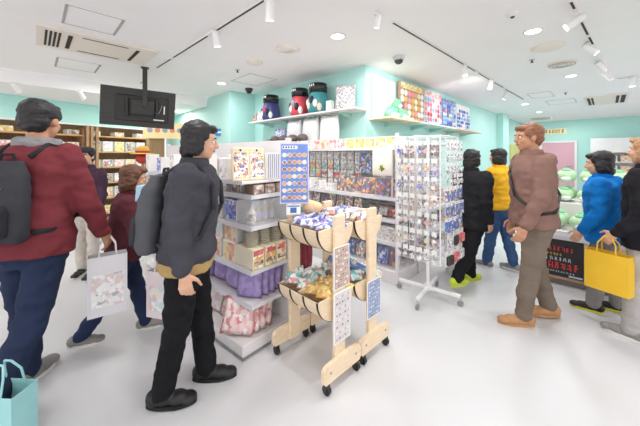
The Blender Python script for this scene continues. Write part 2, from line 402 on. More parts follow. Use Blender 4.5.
# ------------------------------------------------------------------ goods, one mesh of each kind (front faces -y, hung goods hang from the origin, standing goods stand on it)
MESH = {}
def kind(key, fn):
    if key not in MESH: MESH[key] = fn()
    return MESH[key]
def m_packet(w, h, a, key=None):           # flat packet with a header card and hanging hole
    def f():
        g = G(); hh = h*0.2
        g.box(-w/2, -0.002, -hh, w/2, 0.002, 0, 1)
        g.box(-w/2, -0.006, -h, w/2, 0.006, -hh, 0, bev=0.004)
        g.box(-w*0.12, -0.0025, -hh*0.55, w*0.12, -0.002, -hh*0.35, 2)
        return g.mesh('packet', [a, PAPER, SLOT])
    return kind(('packet', w, h, a.name), f)
def m_charm(w, h, a):                      # keychain: clip, ring and printed charm on a small card
    def f():
        g = G()
        g.box(-w/2, -0.001, -h*0.35, w/2, 0.001, 0, 1)
        g.cyl((0, -0.004, -h*0.30), (0, -0.004, -h*0.5), w*0.08, seg=8, mi=2)
        g.cyl((0, -0.008, -h*0.74), (0, 0.002, -h*0.74), w*0.46, seg=16, mi=0)
        return g.mesh('charm', [a, PAPER, GREYM])
    return kind(('charm', w, h, a.name), f)
def m_blister(w, h, a, card):              # card with a bulging clear-fronted toy
    def f():
        g = G(); g.box(-w/2, -0.001, -h, w/2, 0.001, 0, 1)
        g.box(-w*0.4, -0.028, -h*0.92, w*0.4, -0.001, -h*0.3, 0, bev=0.012, seg=2)
        g.box(-w*0.1, -0.0015, -h*0.12, w*0.1, -0.001, -h*0.07, 2)
        return g.mesh('blister', [a, card, SLOT])
    return kind(('blister', w, h, a.name, card.name), f)
def m_box(w, d, h, a, side=None, bev=0.003):
    side = side or PAPER
    def f():
        g = G(); g.box(-w/2, -d/2, 0, w/2, d/2, h, 1, bev=bev)
        g.box(-w*0.46, -d/2-0.001, h*0.05, w*0.46, -d/2, h*0.95, 0)
        g.box(-w*0.46, -d*0.46, h, w*0.46, d*0.46, h+0.001, 0)
        return g.mesh('box', [a, side])
    return kind(('box', w, d, h, a.name, side.name), f)
def m_book(w, h, t, a):                    # cover faces -y, pages at the sides
    def f():
        g = G(); g.box(-w/2, -t/2, 0, w/2, -t/2+0.002, h, 0).box(-w/2, t/2-0.002, 0, w/2, t/2, h, 0).box(-w/2, -t/2, 0, -w/2+0.002, t/2, h, 0)
        g.box(-w/2+0.003, -t/2+0.002, 0.003, w/2-0.003, t/2-0.002, h-0.003, 1)
        return g.mesh('book', [a, PAPER])
    return kind(('book', w, h, t, a.name), f)
def m_pillow(w, h, t, a, crimp=True):      # puffed bag standing on its edge
    def f():
        bm = bmesh.new(); nx, nz = 10, 10; top = []
        g = G()
        for sgn in (-1, 1):
            vs = []
            for j in range(nz+1):
                row = []
                for i in range(nx+1):
                    u = i/nx*2-1; v = j/nz*2-1
                    b = max(0, (1-abs(u)**2.6))**0.6 * max(0, (1-abs(v)**2.6))**0.6
                    b *= 1 + 0.18*noise.noise(Vector((u*2.1, v*2.1, sgn*3.0+w*50)))
                    pinch = 1 - 0.06*(1-abs(v))
                    row.append(bm.verts.new((u*w/2*pinch, sgn*t/2*b, (v+1)*h/2)))
                vs.append(row)
            for j in range(nz):
                for i in range(nx):
                    q = [vs[j][i], vs[j][i+1], vs[j+1][i+1], vs[j+1][i]]
                    bm.faces.new(q if sgn < 0 else q[::-1])
        bmesh.ops.remove_doubles(bm, verts=bm.verts, dist=0.0005)
        g._merge(bm, 0)
        return g.mesh('pillow', [a], True)
    return kind(('pillow', w, h, t, a.name), f)

# ------------------------------------------------------------------ shelving units
def shelf_part(root, x0, x1, y0, y1, z, th=0.028, rail='front', name='shelf', m=None):
    s = G().box(x0, y0, z-th, x1, y1, z, bev=0.003).build(name, m or SHELFW, root)
    g = G()
    if rail == 'front': g.box(x0, y0-0.006, z-th-0.004, x1, y0-0.0005, z+0.006)
    elif rail == 'left': g.box(x0-0.006, y0, z-th-0.004, x0-0.0005, y1, z+0.006)
    g.build('price_rail', RAILW, s)
    return s

# --- unit A: free-standing island beside the wooden carts; local x across, y along (away), its end faces the camera
TH_A = math.radians(5)
MA = Matrix.Translation((1.02, 1.77, 0)) @ Matrix.Rotation(TH_A, 4, 'Z')
def pa(x, y, z): return MA @ Vector((x, y, z))
ua = thing('shelving_unit', 'white double-sided shelving unit with purple and pink bags, at the end facing the wooden carts', 'shelving unit', (1.02, 1.77, 0), TH_A)
LA = 2.3
b = G().box(0.0, 0.0, 0.0, 0.44, LA, 0.1, bev=0.006).build('base_plinth', SHELFW, ua)
G().box(-0.008, -0.008, 0.008, 0.445, LA, 0.022).build('kick_strip', GREYM, b)
G().box(0.43, 0.01, 0.1, 0.46, LA, 1.54).build('back_panel', SHELFW, ua)
for y in (0.0, 1.15, LA-0.03): G().box(0.425, y, 0.1, 0.465, y+0.03, 1.56).build('upright', SHELFW, ua)
AZ = [0.345, 0.59, 0.905, 1.13]
for z in AZ: shelf_part(ua, 0.08, 0.43, 0.0, LA, z, rail='left')
shelf_part(ua, 0.0, 0.43, 0.0, LA, 1.235, rail='left', th=0.02)
G().box(0.46, 0.0, 0.0, 0.85, LA, 0.1, bev=0.006).build('base_plinth', SHELFW, ua)
for z in (0.39, 0.72): shelf_part(ua, 0.46, 0.82, 0.0, LA, z, rail='none')
for z in AZ: G().box(0.085, -0.004, z-0.026, 0.425, -0.0005, z+0.004).build('end_price_rail', RAILW, ua)

# top: two cream bordered packages and a row of thin cases seen by their spines, near end
gA = 'cream bordered packages on the top shelf'
def pack_framed():
    g = G(); g.box(-0.062, -0.012, 0, 0.062, 0.012, 0.235, 1, bev=0.006)
    g.box(-0.05, -0.0135, 0.02, 0.05, -0.012, 0.2, 0); g.cyl((0, -0.0135, 0.217), (0, -0.012, 0.217), 0.008, seg=12, mi=2)
    return g.mesh('framed_package', [A_FLOWER, mat('cream_card', '#f3e3bd', 0.6), SLOT])
me = kind('framed', pack_framed)
item(me, 'character_print_package', 'cream bordered package with an orange and violet print, beside the row of striped spines', 'package', pa(0.16, 0.05, 1.237), TH_A-0.2, gA, tilt=-0.1)
item(me, 'character_print_package', 'cream bordered package with flowery print, at the outer edge of the top shelf', 'package', pa(0.025, 0.06, 1.237), TH_A-0.3, gA, tilt=-0.1)
SP = mat('spine_blue_grey', '#8b93b8', 0.5, var=0.15)
def case():
    g = G(); g.box(-0.009, -0.07, 0, 0.009, 0.07, 0.2, 1, bev=0.002); g.box(-0.0035, -0.0708, 0.006, 0.0035, -0.07, 0.19, 0)
    return g.mesh('thin_case', [SP, PAPER])
me = kind('case', case)
for i in range(9):
    item(me, 'thin_case', f'thin white case with blue-grey spine, {nth(i)} from the cream packages, top shelf end', 'case', pa(0.236+i*0.0205, 0.085, 1.237), TH_A, 'striped thin cases on the top shelf')
for r in range(6):
    for i in range(3):
        item(m_box(0.1, 0.1, 0.16+0.03*((i+r) % 2), [A_WHITE, A_BLUEW, A_PASTEL][(i+r) % 3]), 'gift_box', f'pale box on top of the purple bag unit, {nth(r)} row back, {nth(i)} across', 'box', pa(0.07+i*0.125, 0.28+r*0.3, 1.237), TH_A-PI/2, 'pale boxes on the island top')
# 1.13: flat brown photo boxes
for i in range(3):
    item(m_box(0.1, 0.1, 0.072, A_BROWN, mat('kraft_board', '#8d7463', 0.6)), 'photo_box', f'small dark brown photo printed box in the narrow tier, {nth(i)} along the unit end', 'box', pa(0.145+i*0.108, 0.06, 1.132), TH_A, 'brown photo boxes')
for i in range(10):
    item(m_box(0.13, 0.16, 0.07, [A_BROWN, A_WHITE][i % 2]), 'photo_box', f'flat printed box facing the aisle in the narrow tier, {nth(i)} from the near end', 'box', pa(0.19, 0.25+i*0.2, 1.132), TH_A-PI/2, 'flat boxes along the narrow tier')
# 0.905: clear tray with bottles
t = thing('acrylic_tray', 'clear acrylic tray holding small bottles on the end of the purple bag unit', 'tray', pa(0.25, 0.1, 0.907), TH_A)
G().box(-0.165, -0.09, 0, 0.165, 0.09, 0.004).build('tray_floor', CLEAR, t)
G().box(-0.165, -0.092, 0, 0.165, -0.09, 0.185).build('front_wall', CLEAR, t)
for x in (-0.166, 0.165): G().box(x, -0.09, 0, x+0.002, 0.09, 0.185).build('side_wall', CLEAR, t)
def bottle(body, cap, lab, label, loc, w=0.03, h=0.13):
    t = thing('bottle', label, 'bottle', loc, TH_A, 'bottles in the acrylic tray')
    G().lathe([(0, 0), (w, 0), (w, h*0.7), (w*0.5, h*0.85), (w*0.4, h)], seg=16).build('body', body, t, True)
    G().lathe([(w*1.02, h*0.12), (w*1.02, h*0.6)], seg=16).build('paper_label', lab, t, True)
    G().lathe([(w*0.45, h), (w*0.45, h*1.15), (w*0.15, h*1.16), (w*0.15, h*1.25), (0, h*1.25)], seg=12).build('cap', cap, t, True)
AMB = mat('amber_glass', '#b08a55', 0.25, var=0.1)
bottle(mat('white_bottle', '#f4f0ea', 0.3), WHITE, A_FLOWER, 'white bottle with flower print in the clear tray', pa(0.13, 0.075, 0.912), 0.033, 0.125)
for i in range(3): bottle(AMB, mat('gold_cap', '#c9a45a', 0.3, metal=0.5), A_PURP, f'amber bottle with purple label in the clear tray, {nth(i)} from the white bottle', pa(0.215+i*0.065, 0.11, 0.912), 0.024, 0.12)
for i in range(9):
    item(m_box(0.16, 0.22, 0.16+0.03*(i % 2), [A_BLUEW, A_WHITE, A_BLUEW, A_PASTEL][i % 4]), 'trinket_box', f'white and blue box facing the aisle above the orange boxes, {nth(i)} from the tray', 'box', pa(0.22, 0.32+i*0.21, 0.907), TH_A-PI/2, 'white and blue boxes along the island')
# 0.59: three yellow and red boxes with stacks of plates on them
YB = A_YELW
def ybox():
    g = G(); g.box(-0.05, -0.11, 0, 0.05, 0.11, 0.148, 1, bev=0.003)
    g.box(-0.047, -0.111, 0.004, 0.047, -0.11, 0.144, 0); g.box(-0.047, -0.1115, 0.1, 0.047, -0.111, 0.138, 2); g.box(-0.04, -0.112, 0.028, 0.04, -0.111, 0.06, 3)
    g.box(-0.0475, -0.1095, 0.148, 0.0475, 0.1095, 0.1485, 1)
    return g.mesh('yellow_box', [A_YELW, mat('cream_side', '#e9dfc8', 0.6), A_RED, A_BROWN])
me = kind('ybox', ybox)
for i in range(3):
    item(me, 'snack_box', f'yellow box with red band under the plate stacks, {nth(i)} from the aisle corner', 'box', pa(0.14+i*0.112, 0.115, 0.592), TH_A, 'yellow and red boxes')
def plate():
    return G().lathe([(0, 0), (0.045, 0), (0.055, 0.012), (0.056, 0.014), (0.045, 0.004), (0, 0.004)], seg=20).mesh('paper_plate', [mat('plate_ivory', '#d9d2c0', 0.5)], True)
me = kind('plate', plate)
for c in range(3):
    for k in range(9):
        item(me, 'plate', f'ivory plate, {nth(k)} up in the {nth(c)} stack on the yellow boxes from the aisle', 'plate', pa(0.14+c*0.113, 0.09, 0.7415+k*0.0145), TH_A, 'stacked ivory plates')
for i in range(9):
    item(m_box(0.17, 0.22, 0.15, A_ORNG), 'snack_box', f'orange and cream box facing the aisle, {nth(i)} from the plate stacks, lower layer', 'box', pa(0.21, 0.33+i*0.21, 0.592), TH_A-PI/2, 'orange boxes along the island')
    item(m_box(0.17, 0.2, 0.115, [A_ORNG, A_PASTEL][i % 2]), 'snack_box', f'orange and cream box facing the aisle, {nth(i)} from the plate stacks, upper layer', 'box', pa(0.215, 0.33+i*0.21, 0.7435), TH_A-PI/2, 'orange boxes along the island')
# 0.345 purple bags
for i in range(4):
    item(m_pillow(0.2, 0.205, 0.05, A_PURP), 'purple_bag', f'quilted purple bag standing across the shelf end, {nth(i)} from the aisle corner', 'bag', pa(0.14+i*0.064, 0.12, 0.35), TH_A-PI/2+0.5, 'purple quilted bags', tilt=-0.12)
for i in range(9):
    item(m_pillow(0.2, 0.21, 0.085, A_PURP), 'purple_bag', f'quilted purple bag facing the aisle, {nth(i)} along from the shelf end', 'bag', pa(0.16+0.02*(i % 2), 0.36+i*0.207, 0.352), TH_A-PI/2+0.1*math.sin(i), 'purple quilted bags', tilt=-0.12)
# base: pink bags slumped against each other
for i in range(4):
    item(m_pillow(0.25, 0.25, 0.042, A_PINK), 'pink_bag', f'strawberry pink bag leaning in the bottom tier end, {nth(i)} from the aisle corner', 'bag', pa(0.03+i*0.056, 0.125, 0.122), TH_A-PI/2+0.6, 'pink bags', tilt=-0.48)
for i in range(8):
    item(m_pillow(0.22, 0.2, 0.07, [A_PINK, A_PASTEL, A_PINK][i % 3]), 'pink_bag', f'pink and white bag facing the aisle in the bottom tier, {nth(i)} along', 'bag', pa(0.12, 0.37+i*0.228, 0.112), TH_A-PI/2+0.06*math.sin(2*i), 'pink bags', tilt=-0.3)
# far side of the island: burgundy pouches, orange jars
BURG = mat('burgundy_cloth', '#7d2333', 0.6, var=0.15)
for i in range(5):
    item(m_pillow(0.09, 0.26, 0.06, BURG), 'burgundy_pouch', f'burgundy pouch on the far side shelf behind the cart post, {nth(i)} from the post', 'pouch', pa(0.50+i*0.07, 0.1, 0.392), TH_A, 'burgundy pouches')
JAR = mat('orange_jar', '#d9772e', 0.3, var=0.1)
def jar():
    g = G(); g.lathe([(0, 0), (0.05, 0), (0.055, 0.02), (0.055, 0.1), (0.045, 0.115)], seg=18, mi=0); g.lathe([(0.048, 0.115), (0.048, 0.14), (0, 0.142)], seg=18, mi=1)
    return g.mesh('orange_jar', [JAR, PAPER], True)
for i in range(3): item(kind('jar', jar), 'orange_jar', f'orange jar with white lid low behind the cart, {nth(i)} from the pink bags', 'jar', pa(0.53+i*0.12, 0.1, 0.102), TH_A, 'orange jars')
for i in range(6):
    item(m_pillow(0.1, 0.15, 0.06, [A_BLUE, A_MIX, A_TEALP][i % 3]), 'plush_pouch', f'small colourful pouch lying on the low top behind the cart, {nth(i)} in order', 'pouch', pa(0.52+(i % 3)*0.11, 0.15+0.2*(i//3), 0.722), TH_A, 'pouches on the low far side')

# --- unit B: shelving round the teal wall corner. Left run faces -x, right run faces -y.
ub = thing('wall_shelving', 'long white wall shelving with hanging goods, books and baskets under the jar shelf', 'shelving unit', (2.79, 1.6, 0))
YB1 = 3.1
def lb(x, y, z): return Vector((2.79+x, 1.6+y, z))
G().box(0.0, 0.0, 0, 0.45, YB1, 0.14, bev=0.005).build('base_plinth', SHELFW, ub)
G().box(0.45, 0.25, 0, 0.48, YB1, 1.62).build('back_panel', mat('pale_teal_panel', '#e2f2ee', 0.5, var=0.03), ub)
for y in (0.0, 1.0, 2.0, YB1-0.03): G().box(0.0 if y == 0 else 0.41, y, 0.14, 0.035 if y == 0 else 0.45, y+0.03, 1.66).build('upright', SHELFW, ub)
G().box(0.42, 0.0, 0.14, 0.45, 0.03, 1.66).build('upright', SHELFW, ub)
for z in (0.45, 0.70, 0.945): shelf_part(ub, 0.0, 0.45, 0.03, YB1, z, rail='left')
shelf_part(ub, 0.05, 0.45, 0.03, YB1, 1.5, rail='left', th=0.02)
G().box(0.06, 0.1, 0.945, 0.075, 0.115, 1.48).build('display_post', SHELFW, ub)
g = G()
for z in (1.42, 1.28, 1.14): g.box(0.43, 0.1, z, 0.45, YB1-0.05, z+0.012)
g.build('hook_rail', STEEL, ub)
hk = G().cyl((0, 0, 0), (-0.19, 0, 0.01), 0.0035, seg=6).mesh('hook', [STEEL])
R270 = -PI/2
NB = 'hanging goods on the wall shelving'
rows = [(1.47, 0.13, 'top'), (1.345, 0.13, 'second'), (1.215, 0.135, 'third'), (1.085, 0.115, 'bottom')]
kinds = [lambda: (m_blister(0.105, 0.115, A_WHITE, PAPER), 'white blister pack'), lambda: (m_packet(0.1, 0.12, A_MIX), 'multicoloured packet'), lambda: (m_packet(0.1, 0.12, A_WHITE), 'white packet'),
         lambda: (m_blister(0.1, 0.12, A_RED, PAPER), 'red blister pack'), lambda: (m_blister(0.105, 0.12, A_GREY, PAPER), 'grey blister pack'), lambda: (m_packet(0.1, 0.12, A_TEALP), 'teal packet'), lambda: (m_packet(0.1, 0.12, A_ORNG), 'orange packet')]
plan = {0: [0, 0, 1, 0, 0, 2, 0, 4, 0, 0, 2, 0, 4, 2, 0, 2, 0, 2, 0, 0, 2], 1: [4, 1, 4, 1, 6, 4, 4, 4, 5, 6, 5, 1, 6, 5, 4, 2, 1, 5, 6, 4, 5],
        2: [1, 4, 1, 4, 1, 3, 4, 4, 3, 2, 1, 6, 5, 6, 1, 2, 4, 1, 6, 5, 1], 3: [1, 1, 1, 1, 4, 2, 5, 2, 4, 2, 2, 5, 0, 4, 2, 0, 2, 5, 4, 2, 0]}
for ri, (z, pitch, rn) in enumerate(rows):
    n = 0
    for i in range(25):
        y = 0.12 + i*0.125
        if y > YB1-0.1: break
        if ri == 3 and y < 0.95: continue
        if ri in (1, 2) and y < 0.34: continue
        if ri in (1, 2) and 0.46 < y < 0.68: continue
        me, nm = kinds[plan[ri][i % 21]]()
        put('hook', hk, ub, (0.45, y, z-0.012))
        item(me, 'hanging_pack', f'{nm}, {rn} row of the long wall shelving, {nth(n)} from its near end', 'packet', lb(0.27, y, z), R270, NB); n += 1
# blue picture book hung beside the tote, magazines standing below
item(m_book(0.19, 0.24, 0.012, A_BLUE), 'picture_book', 'blue picture book hung face out beside the cream tote bag', 'book', lb(0.2, 0.57, 1.2), R270)
for i in range(9):
    item(m_book(0.12, 0.2, 0.014, A_COMIC), 'magazine', f'dark comic magazine standing face out on the middle shelf, {nth(i)} from the near upright', 'magazine', lb(0.1+0.02*(i % 2), 0.1+i*0.1, 0.947), R270+0.12, 'magazines on the middle shelf', tilt=-0.12)
for i in range(9):
    item(m_box(0.12, 0.14, 0.08+0.03*(i % 3), [A_WHITE, A_GREY, A_PASTEL][i % 3]), 'gift_box', f'pale low box on the middle shelf beyond the magazines, {nth(i)} away', 'box', lb(0.14, 1.12+i*0.2, 0.947), R270, 'pale boxes on the middle shelf')
# top boxes
tops = [A_YELW, A_YELW, A_YELW, A_YELW, A_YELW, A_PINK, A_PINK, A_ORNG, A_PINK, A_WHITE, A_WHITE, A_GREY, A_GREY, A_WHITE, A_PASTEL, A_YELW, A_ORNG, A_BLUEW, A_MIX, A_ORNG]
nmc = {'print_yellow': 'yellow', 'print_pink': 'pink', 'print_orange': 'orange', 'print_white': 'white', 'print_grey': 'grey', 'print_pastel': 'pastel', 'print_blue_white': 'blue and white', 'print_mixed': 'multicoloured'}
for i, a in enumerate(tops):
    item(m_box(0.14, 0.2, 0.13, a), 'top_shelf_box', f'{nmc[a.name]} box on the top of the long wall shelving, {nth(i)} from the corner', 'box', lb(0.18, 0.12+i*0.15, 1.502), R270, 'boxes along the top of the wall shelving')
# cream tote bag hung at the near end
t = thing('tote_bag', 'cream canvas tote bag with small green and yellow print, hung at the shelving corner', 'tote bag', lb(-0.05, 0.16, 1.19), R270+0.3)
CAN = mat('canvas_cream', '#f1e9dc', 0.8, var=0.03, bump=0.1, bscale=150)
def tote(g):
    rings = []
    for z, w, d in ((0.0, 0.105, 0.03), (0.02, 0.112, 0.04), (0.12, 0.112, 0.042), (0.24, 0.112, 0.035), (0.29, 0.11, 0.02)):
        rings.append([Vector((w*math.copysign(abs(math.cos(a))**0.5, math.cos(a)), d*math.copysign(abs(math.sin(a))**0.7, math.sin(a)), z)) for a in [2*PI*i/24 for i in range(24)]])
    g.loft(rings)
g = G(); tote(g); g.build('bag_body', CAN, t, True)
for y in (-0.015, 0.015): G().tube([(-0.05, y, 0.285), (-0.045, y, 0.33), (0, y*0.5, 0.36), (0.045, y, 0.33), (0.05, y, 0.285)], 0.006).build('handle', CAN, t)
g = G()
for k, (x, z, r, mi) in enumerate(((0, 0.09, 0.018, 0), (-0.02, 0.075, 0.013, 1), (0.022, 0.078, 0.013, 0), (0.008, 0.115, 0.012, 1), (-0.012, 0.11, 0.009, 0), (0.003, 0.062, 0.011, 2))): g.cyl((x, -0.0435, z), (x, -0.042, z), r, seg=14, mi=mi)
g.build('front_print', [mat('print_leaf', '#5e8a3e', 0.7), mat('print_lemon', '#d9bf3c', 0.7), mat('print_dark', '#4a4a44', 0.7)], t)
# 0.70 tier: comic books face out; then basket at near end
for i in range(15):
    item(m_book(0.115, 0.17, 0.016, [A_GREENBK, A_COMIC, A_MIX][i % 3 if i > 3 else 0]), 'comic_book', f'colourful comic book face out under the middle shelf, {nth(i)} beyond the wire basket', 'book', lb(0.1, 0.62+i*0.15, 0.722), R270, 'comic books under the middle shelf', tilt=-0.15)
def wire_basket(root, L, W, Hh, n):
    g = G()
    for z in (0.0, Hh*0.33, Hh*0.66, Hh):
        r = 0.004 if z == Hh else 0.002
        P = [(-L/2, -W/2, z), (L/2, -W/2, z), (L/2, W/2, z), (-L/2, W/2, z), (-L/2, -W/2, z)]
        g.tube(P, r, 6)
    for i in range(n+1):
        x = -L/2+L*i/n
        g.tube([(x, -W/2, Hh), (x, -W/2, 0), (x, W/2, 0), (x, W/2, Hh)], 0.002, 5)
    return g.build('wire_basket_body', GREYM, root)
t = thing('wire_basket', 'grey wire basket of red packets at the near end of the wall shelving', 'basket', lb(0.22, 0.3, 0.705), R270)
wire_basket(t, 0.42, 0.3, 0.16, 10)
for i in range(8): item(m_pillow(0.13, 0.12, 0.04, [A_RED, A_MIX, A_COMIC, A_WHITE][i % 4]), 'snack_packet', f'small printed packet in the grey wire basket, {nth(i)} from its near corner', 'packet', lb(0.12+0.06*(i % 3), 0.14+i*0.045, 0.71), R270+0.3*math.sin(i*3), 'packets in the wire basket', tilt=-0.6)
# 0.45 tier and base: paper stacks, books
for c in range(2):
    for k in range(7):
        item(m_box(0.26, 0.3, 0.02, A_WHITE, bev=0.001), 'paper_pad', f'flat white pad in the {nth(c)} pile from the corner, {nth(k)} up', 'pad', lb(0.2, 0.2+c*0.34, 0.452+k*0.0225), R270+0.05*math.sin(k*5), 'white pads in flat piles')
for i in range(3): item(m_pillow(0.16, 0.14, 0.1, A_RED), 'red_bag', f'red and white bag beyond the white pads, {nth(i)} from them', 'bag', lb(0.15, 0.75+i*0.17, 0.452), R270, 'red bags', tilt=-0.3)
for i in range(10): item(m_book(0.14, 0.19, 0.02, [A_COMIC, A_MIX, A_TEALP][i % 3]), 'comic_book', f'comic book face out in the second lowest tier, {nth(i)} beyond the red bags', 'book', lb(0.12, 1.32+i*0.17, 0.452), R270, 'comic books low on the wall shelving', tilt=-0.12)
for i in range(18): item(m_book(0.13, 0.19, 0.02, [A_COMIC, A_BLUEW, A_COMIC, A_MIX, A_BLUE][i % 5]), 'comic_book', f'comic book face out in the lowest tier, {nth(i)} from the near corner', 'book', lb(0.13, 0.12+i*0.16, 0.142), R270, 'comic books low on the wall shelving', tilt=-0.15)
# black caps hung under the white bags
def cap():
    g = G(); g.ell((0, 0, 0), (0.08, 0.09, 0.065), u=16, v=8); g.box(-0.06, -0.15, -0.015, 0.06, -0.06, -0.005, bev=0.004)
    return g.mesh('cap', [mat('cap_grey', '#6f625f', 0.8, var=0.1)], True)
for i in range(4): item(kind('cap', cap), 'cap', f'grey brown cap lying above the top boxes, {nth(i)} toward the teal pier', 'cap', lb(0.2, 1.78+i*0.24, 1.69), R270, 'caps on the top boxes')

# --- right run with its end board of hanging packets
ur = thing('wall_shelving', 'white wall shelving facing the open floor behind the wire spinner', 'shelving unit', (3.27, 1.6, 0))
def rb(x, y, z): return Vector((3.27+x, 1.6+y, z))
G().box(0.01, 0.0, 0, 1.75, 0.5, 0.14, bev=0.005).build('base_plinth', SHELFW, ur)
G().box(0.01, 0.5, 0, 1.75, 0.53, 1.62).build('back_panel', SHELFW, ur)
for x in (0.01, 0.9, 1.72): G().box(x, 0.47, 0.14, x+0.03, 0.5, 1.66).build('upright', SHELFW, ur)
for z in (0.45, 0.72): shelf_part(ur, 0.01, 1.75, 0.0, 0.5, z)
shelf_part(ur, 0.01, 1.75, 0.12, 0.5, 1.6)
# low magazines at the corner seen end-on: stacks on the long unit's open end
for i in range(7):
    item(m_packet(0.1, 0.135, [A_PINK, A_BLUE, A_BROWN, A_GREY, A_WHITE][i % 5]), 'hanging_pack', f'packet on the corner board behind the wire spinner, {nth(i)} in order', 'packet', lb(0.09+0.14*(i % 3), 0.06, 1.56-0.25*(i//3)), 0, 'packets on the corner board')
rr = [(1.56, A_MIX, 'top'), (1.38, A_PASTEL, 'second'), (1.2, A_BLUEW, 'third'), (1.02, A_GREY, 'fourth')]
for z, a, rn in rr:
    for i in range(11):
        item(m_packet(0.12, 0.15, a), 'hanging_pack', f'printed packet in the {rn} row behind the wire spinner, {nth(i)} from the corner', 'packet', rb(0.1+i*0.15, 0.4, z), 0, 'packets behind the wire spinner')
for i in range(9): item(m_book(0.14, 0.2, 0.02, [A_ORNG, A_MIX, A_BROWN][i % 3]), 'magazine', f'magazine standing on the upper low shelf behind the spinner, {nth(i)} from the corner', 'magazine', rb(0.1+i*0.17, 0.12, 0.722), 0, 'magazines behind the spinner', tilt=-0.12)
for i in range(9): item(m_book(0.14, 0.2, 0.02, [A_MIX, A_GREY, A_BROWN][i % 3]), 'magazine', f'magazine standing on the lower low shelf behind the spinner, {nth(i)} from the corner', 'magazine', rb(0.1+i*0.17, 0.12, 0.452), 0, 'magazines behind the spinner', tilt=-0.12)
for i in range(9):
    for k in range(3): item(m_box(0.15, 0.2, 0.018, [A_MIX, A_BLUEW, A_WHITE, A_COMIC][(i+k) % 4], bev=0.001), 'flat_book', f'flat book behind the spinner base, {nth(k)} up, {nth(i)} pile from the corner', 'book', rb(0.1+i*0.18, 0.13, 0.142+k*0.0205), 0.1*math.sin(i+k), 'flat books on the base')
# ------------------------------------------------------------------ high wall shelves
BRKT = mat('shelf_bracket_teal', '#a9d8ce', 0.5)
def wall_shelf(label, loc, rotz, L, D, m, nb=3):
    t = thing('wall_shelf', label, 'shelf', loc, rotz)
    G().box(-L/2, -D, -0.025, L/2, -0.002, 0, bev=0.003).build('board', m, t)
    for i in range(nb):
        x = -L/2+L*(i+0.5)/nb
        g = G(); g.prism([(x-0.008, -0.002, -0.026), (x-0.008, -D*0.85, -0.026), (x-0.008, -D*0.85, -0.036), (x-0.008, -0.03, -0.1), (x-0.008, -0.002, -0.1)], (0.01, 0, 0)); g.build('bracket', BRKT, t)
    return t
# over the left run: front edge toward -x
wall_shelf('long white high wall shelf carrying the black-lidded jars', (3.34, 3.02, 2.06), -PI/2, 1.35, 0.36, SHELFW, 2)
wall_shelf('short white high wall shelf farther along, under the single dark jar', (3.34, 4.33, 2.06), -PI/2, 1.25, 0.36, SHELFW, 2)
BLK = mat('gloss_black_lid', '#151517', 0.2)
def jar3(label, y, body, patch, r=0.135, h=0.36):
    t = thing('display_jar', label, 'jar', (3.13, y, 2.061), 0, 'black-lidded jars on the high shelf')
    G().lathe([(0, 0), (r*0.9, 0), (r*1.02, 0.05), (r*1.02, h*0.3), (r*0.92, h*0.55), (r*0.78, h*0.68), (r*0.74, h*0.7)], seg=24).build('body', body, t, True)
    g = G()
    for k in range(7):
        a = PI+0.9 - k*0.42; z = h*(0.12+0.3*((k*7) % 5)/5)
        g.ell((r*0.92*math.cos(a), r*0.92*math.sin(a), z+0.03), (0.04, 0.04, 0.065), mi=k % 3, u=10, v=8)
    g.build('printed_patches', patch, t, True)
    g = G(); g.lathe([(r*0.8, h*0.69), (r*0.86, h*0.7), (r*0.86, h*0.98), (r*0.8, h), (0, h)], seg=24, mi=0); g.build('lid', BLK, t, True)
    G().lathe([(r*0.865, h*0.84), (r*0.885, h*0.845), (r*0.885, h*0.87), (r*0.865, h*0.875)], seg=24).build('lid_ring', DARK, t, True)
    for k in range(3): G().box(-r*0.89, -0.05+k*0.04, h*0.88, -r*0.86, -0.03+k*0.04, h*0.95).build('lid_mark', PAPER, t)
NAVY = mat('jar_navy', '#3c3f78', 0.4, var=0.1); REDJ = mat('jar_red', '#cf4a55', 0.4, var=0.08); TEALJ = mat('jar_teal', '#3d8f96', 0.4, var=0.1)
SKINP = mat('print_skin', '#ecd2bb', 0.5); WHP = mat('print_white_plain', '#f1eeee', 0.5); DKP = mat('print_black', '#2a2630', 0.5); PKP = mat('print_magenta', '#c7538a', 0.5); BGP = mat('print_slate', '#9aa3b4', 0.5)
jar3('navy patterned jar with black lid, standing by itself on the farther high shelf', 4.42, NAVY, [WHP, DKP, PKP], 0.165, 0.46)
jar3('red patterned jar with black lid, middle of the three jars', 3.6, REDJ, [WHP, DKP, BGP], 0.16, 0.45)
jar3('teal patterned jar with black lid, beside the clear bag', 3.17, TEALJ, [SKINP, WHP, DKP], 0.16, 0.46)
item(m_box(0.1, 0.08, 0.16, A_WHITE), 'gift_box', 'small white printed box between the teal jar and the clear bag', 'box', (3.12, 2.91, 2.062), R270)
g = m_pillow(0.32, 0.36, 0.16, A_GREY)
item(g, 'clear_bag', 'grey and white filled bag at the near end of the high shelf', 'bag', (3.15, 2.64, 2.062), R270+0.3)
item(m_book(0.16, 0.2, 0.02, A_MIX), 'picture_card', 'small colourful card leaning beside the navy jar at the far end', 'card', (3.1, 4.72, 2.062), R270+0.3, tilt=-0.15)
item(m_book(0.1, 0.16, 0.02, A_BROWN), 'picture_card', 'small brown card leaning at the tip of the farther high shelf', 'card', (3.06, 4.87, 2.062), R270+0.2, tilt=-0.15)
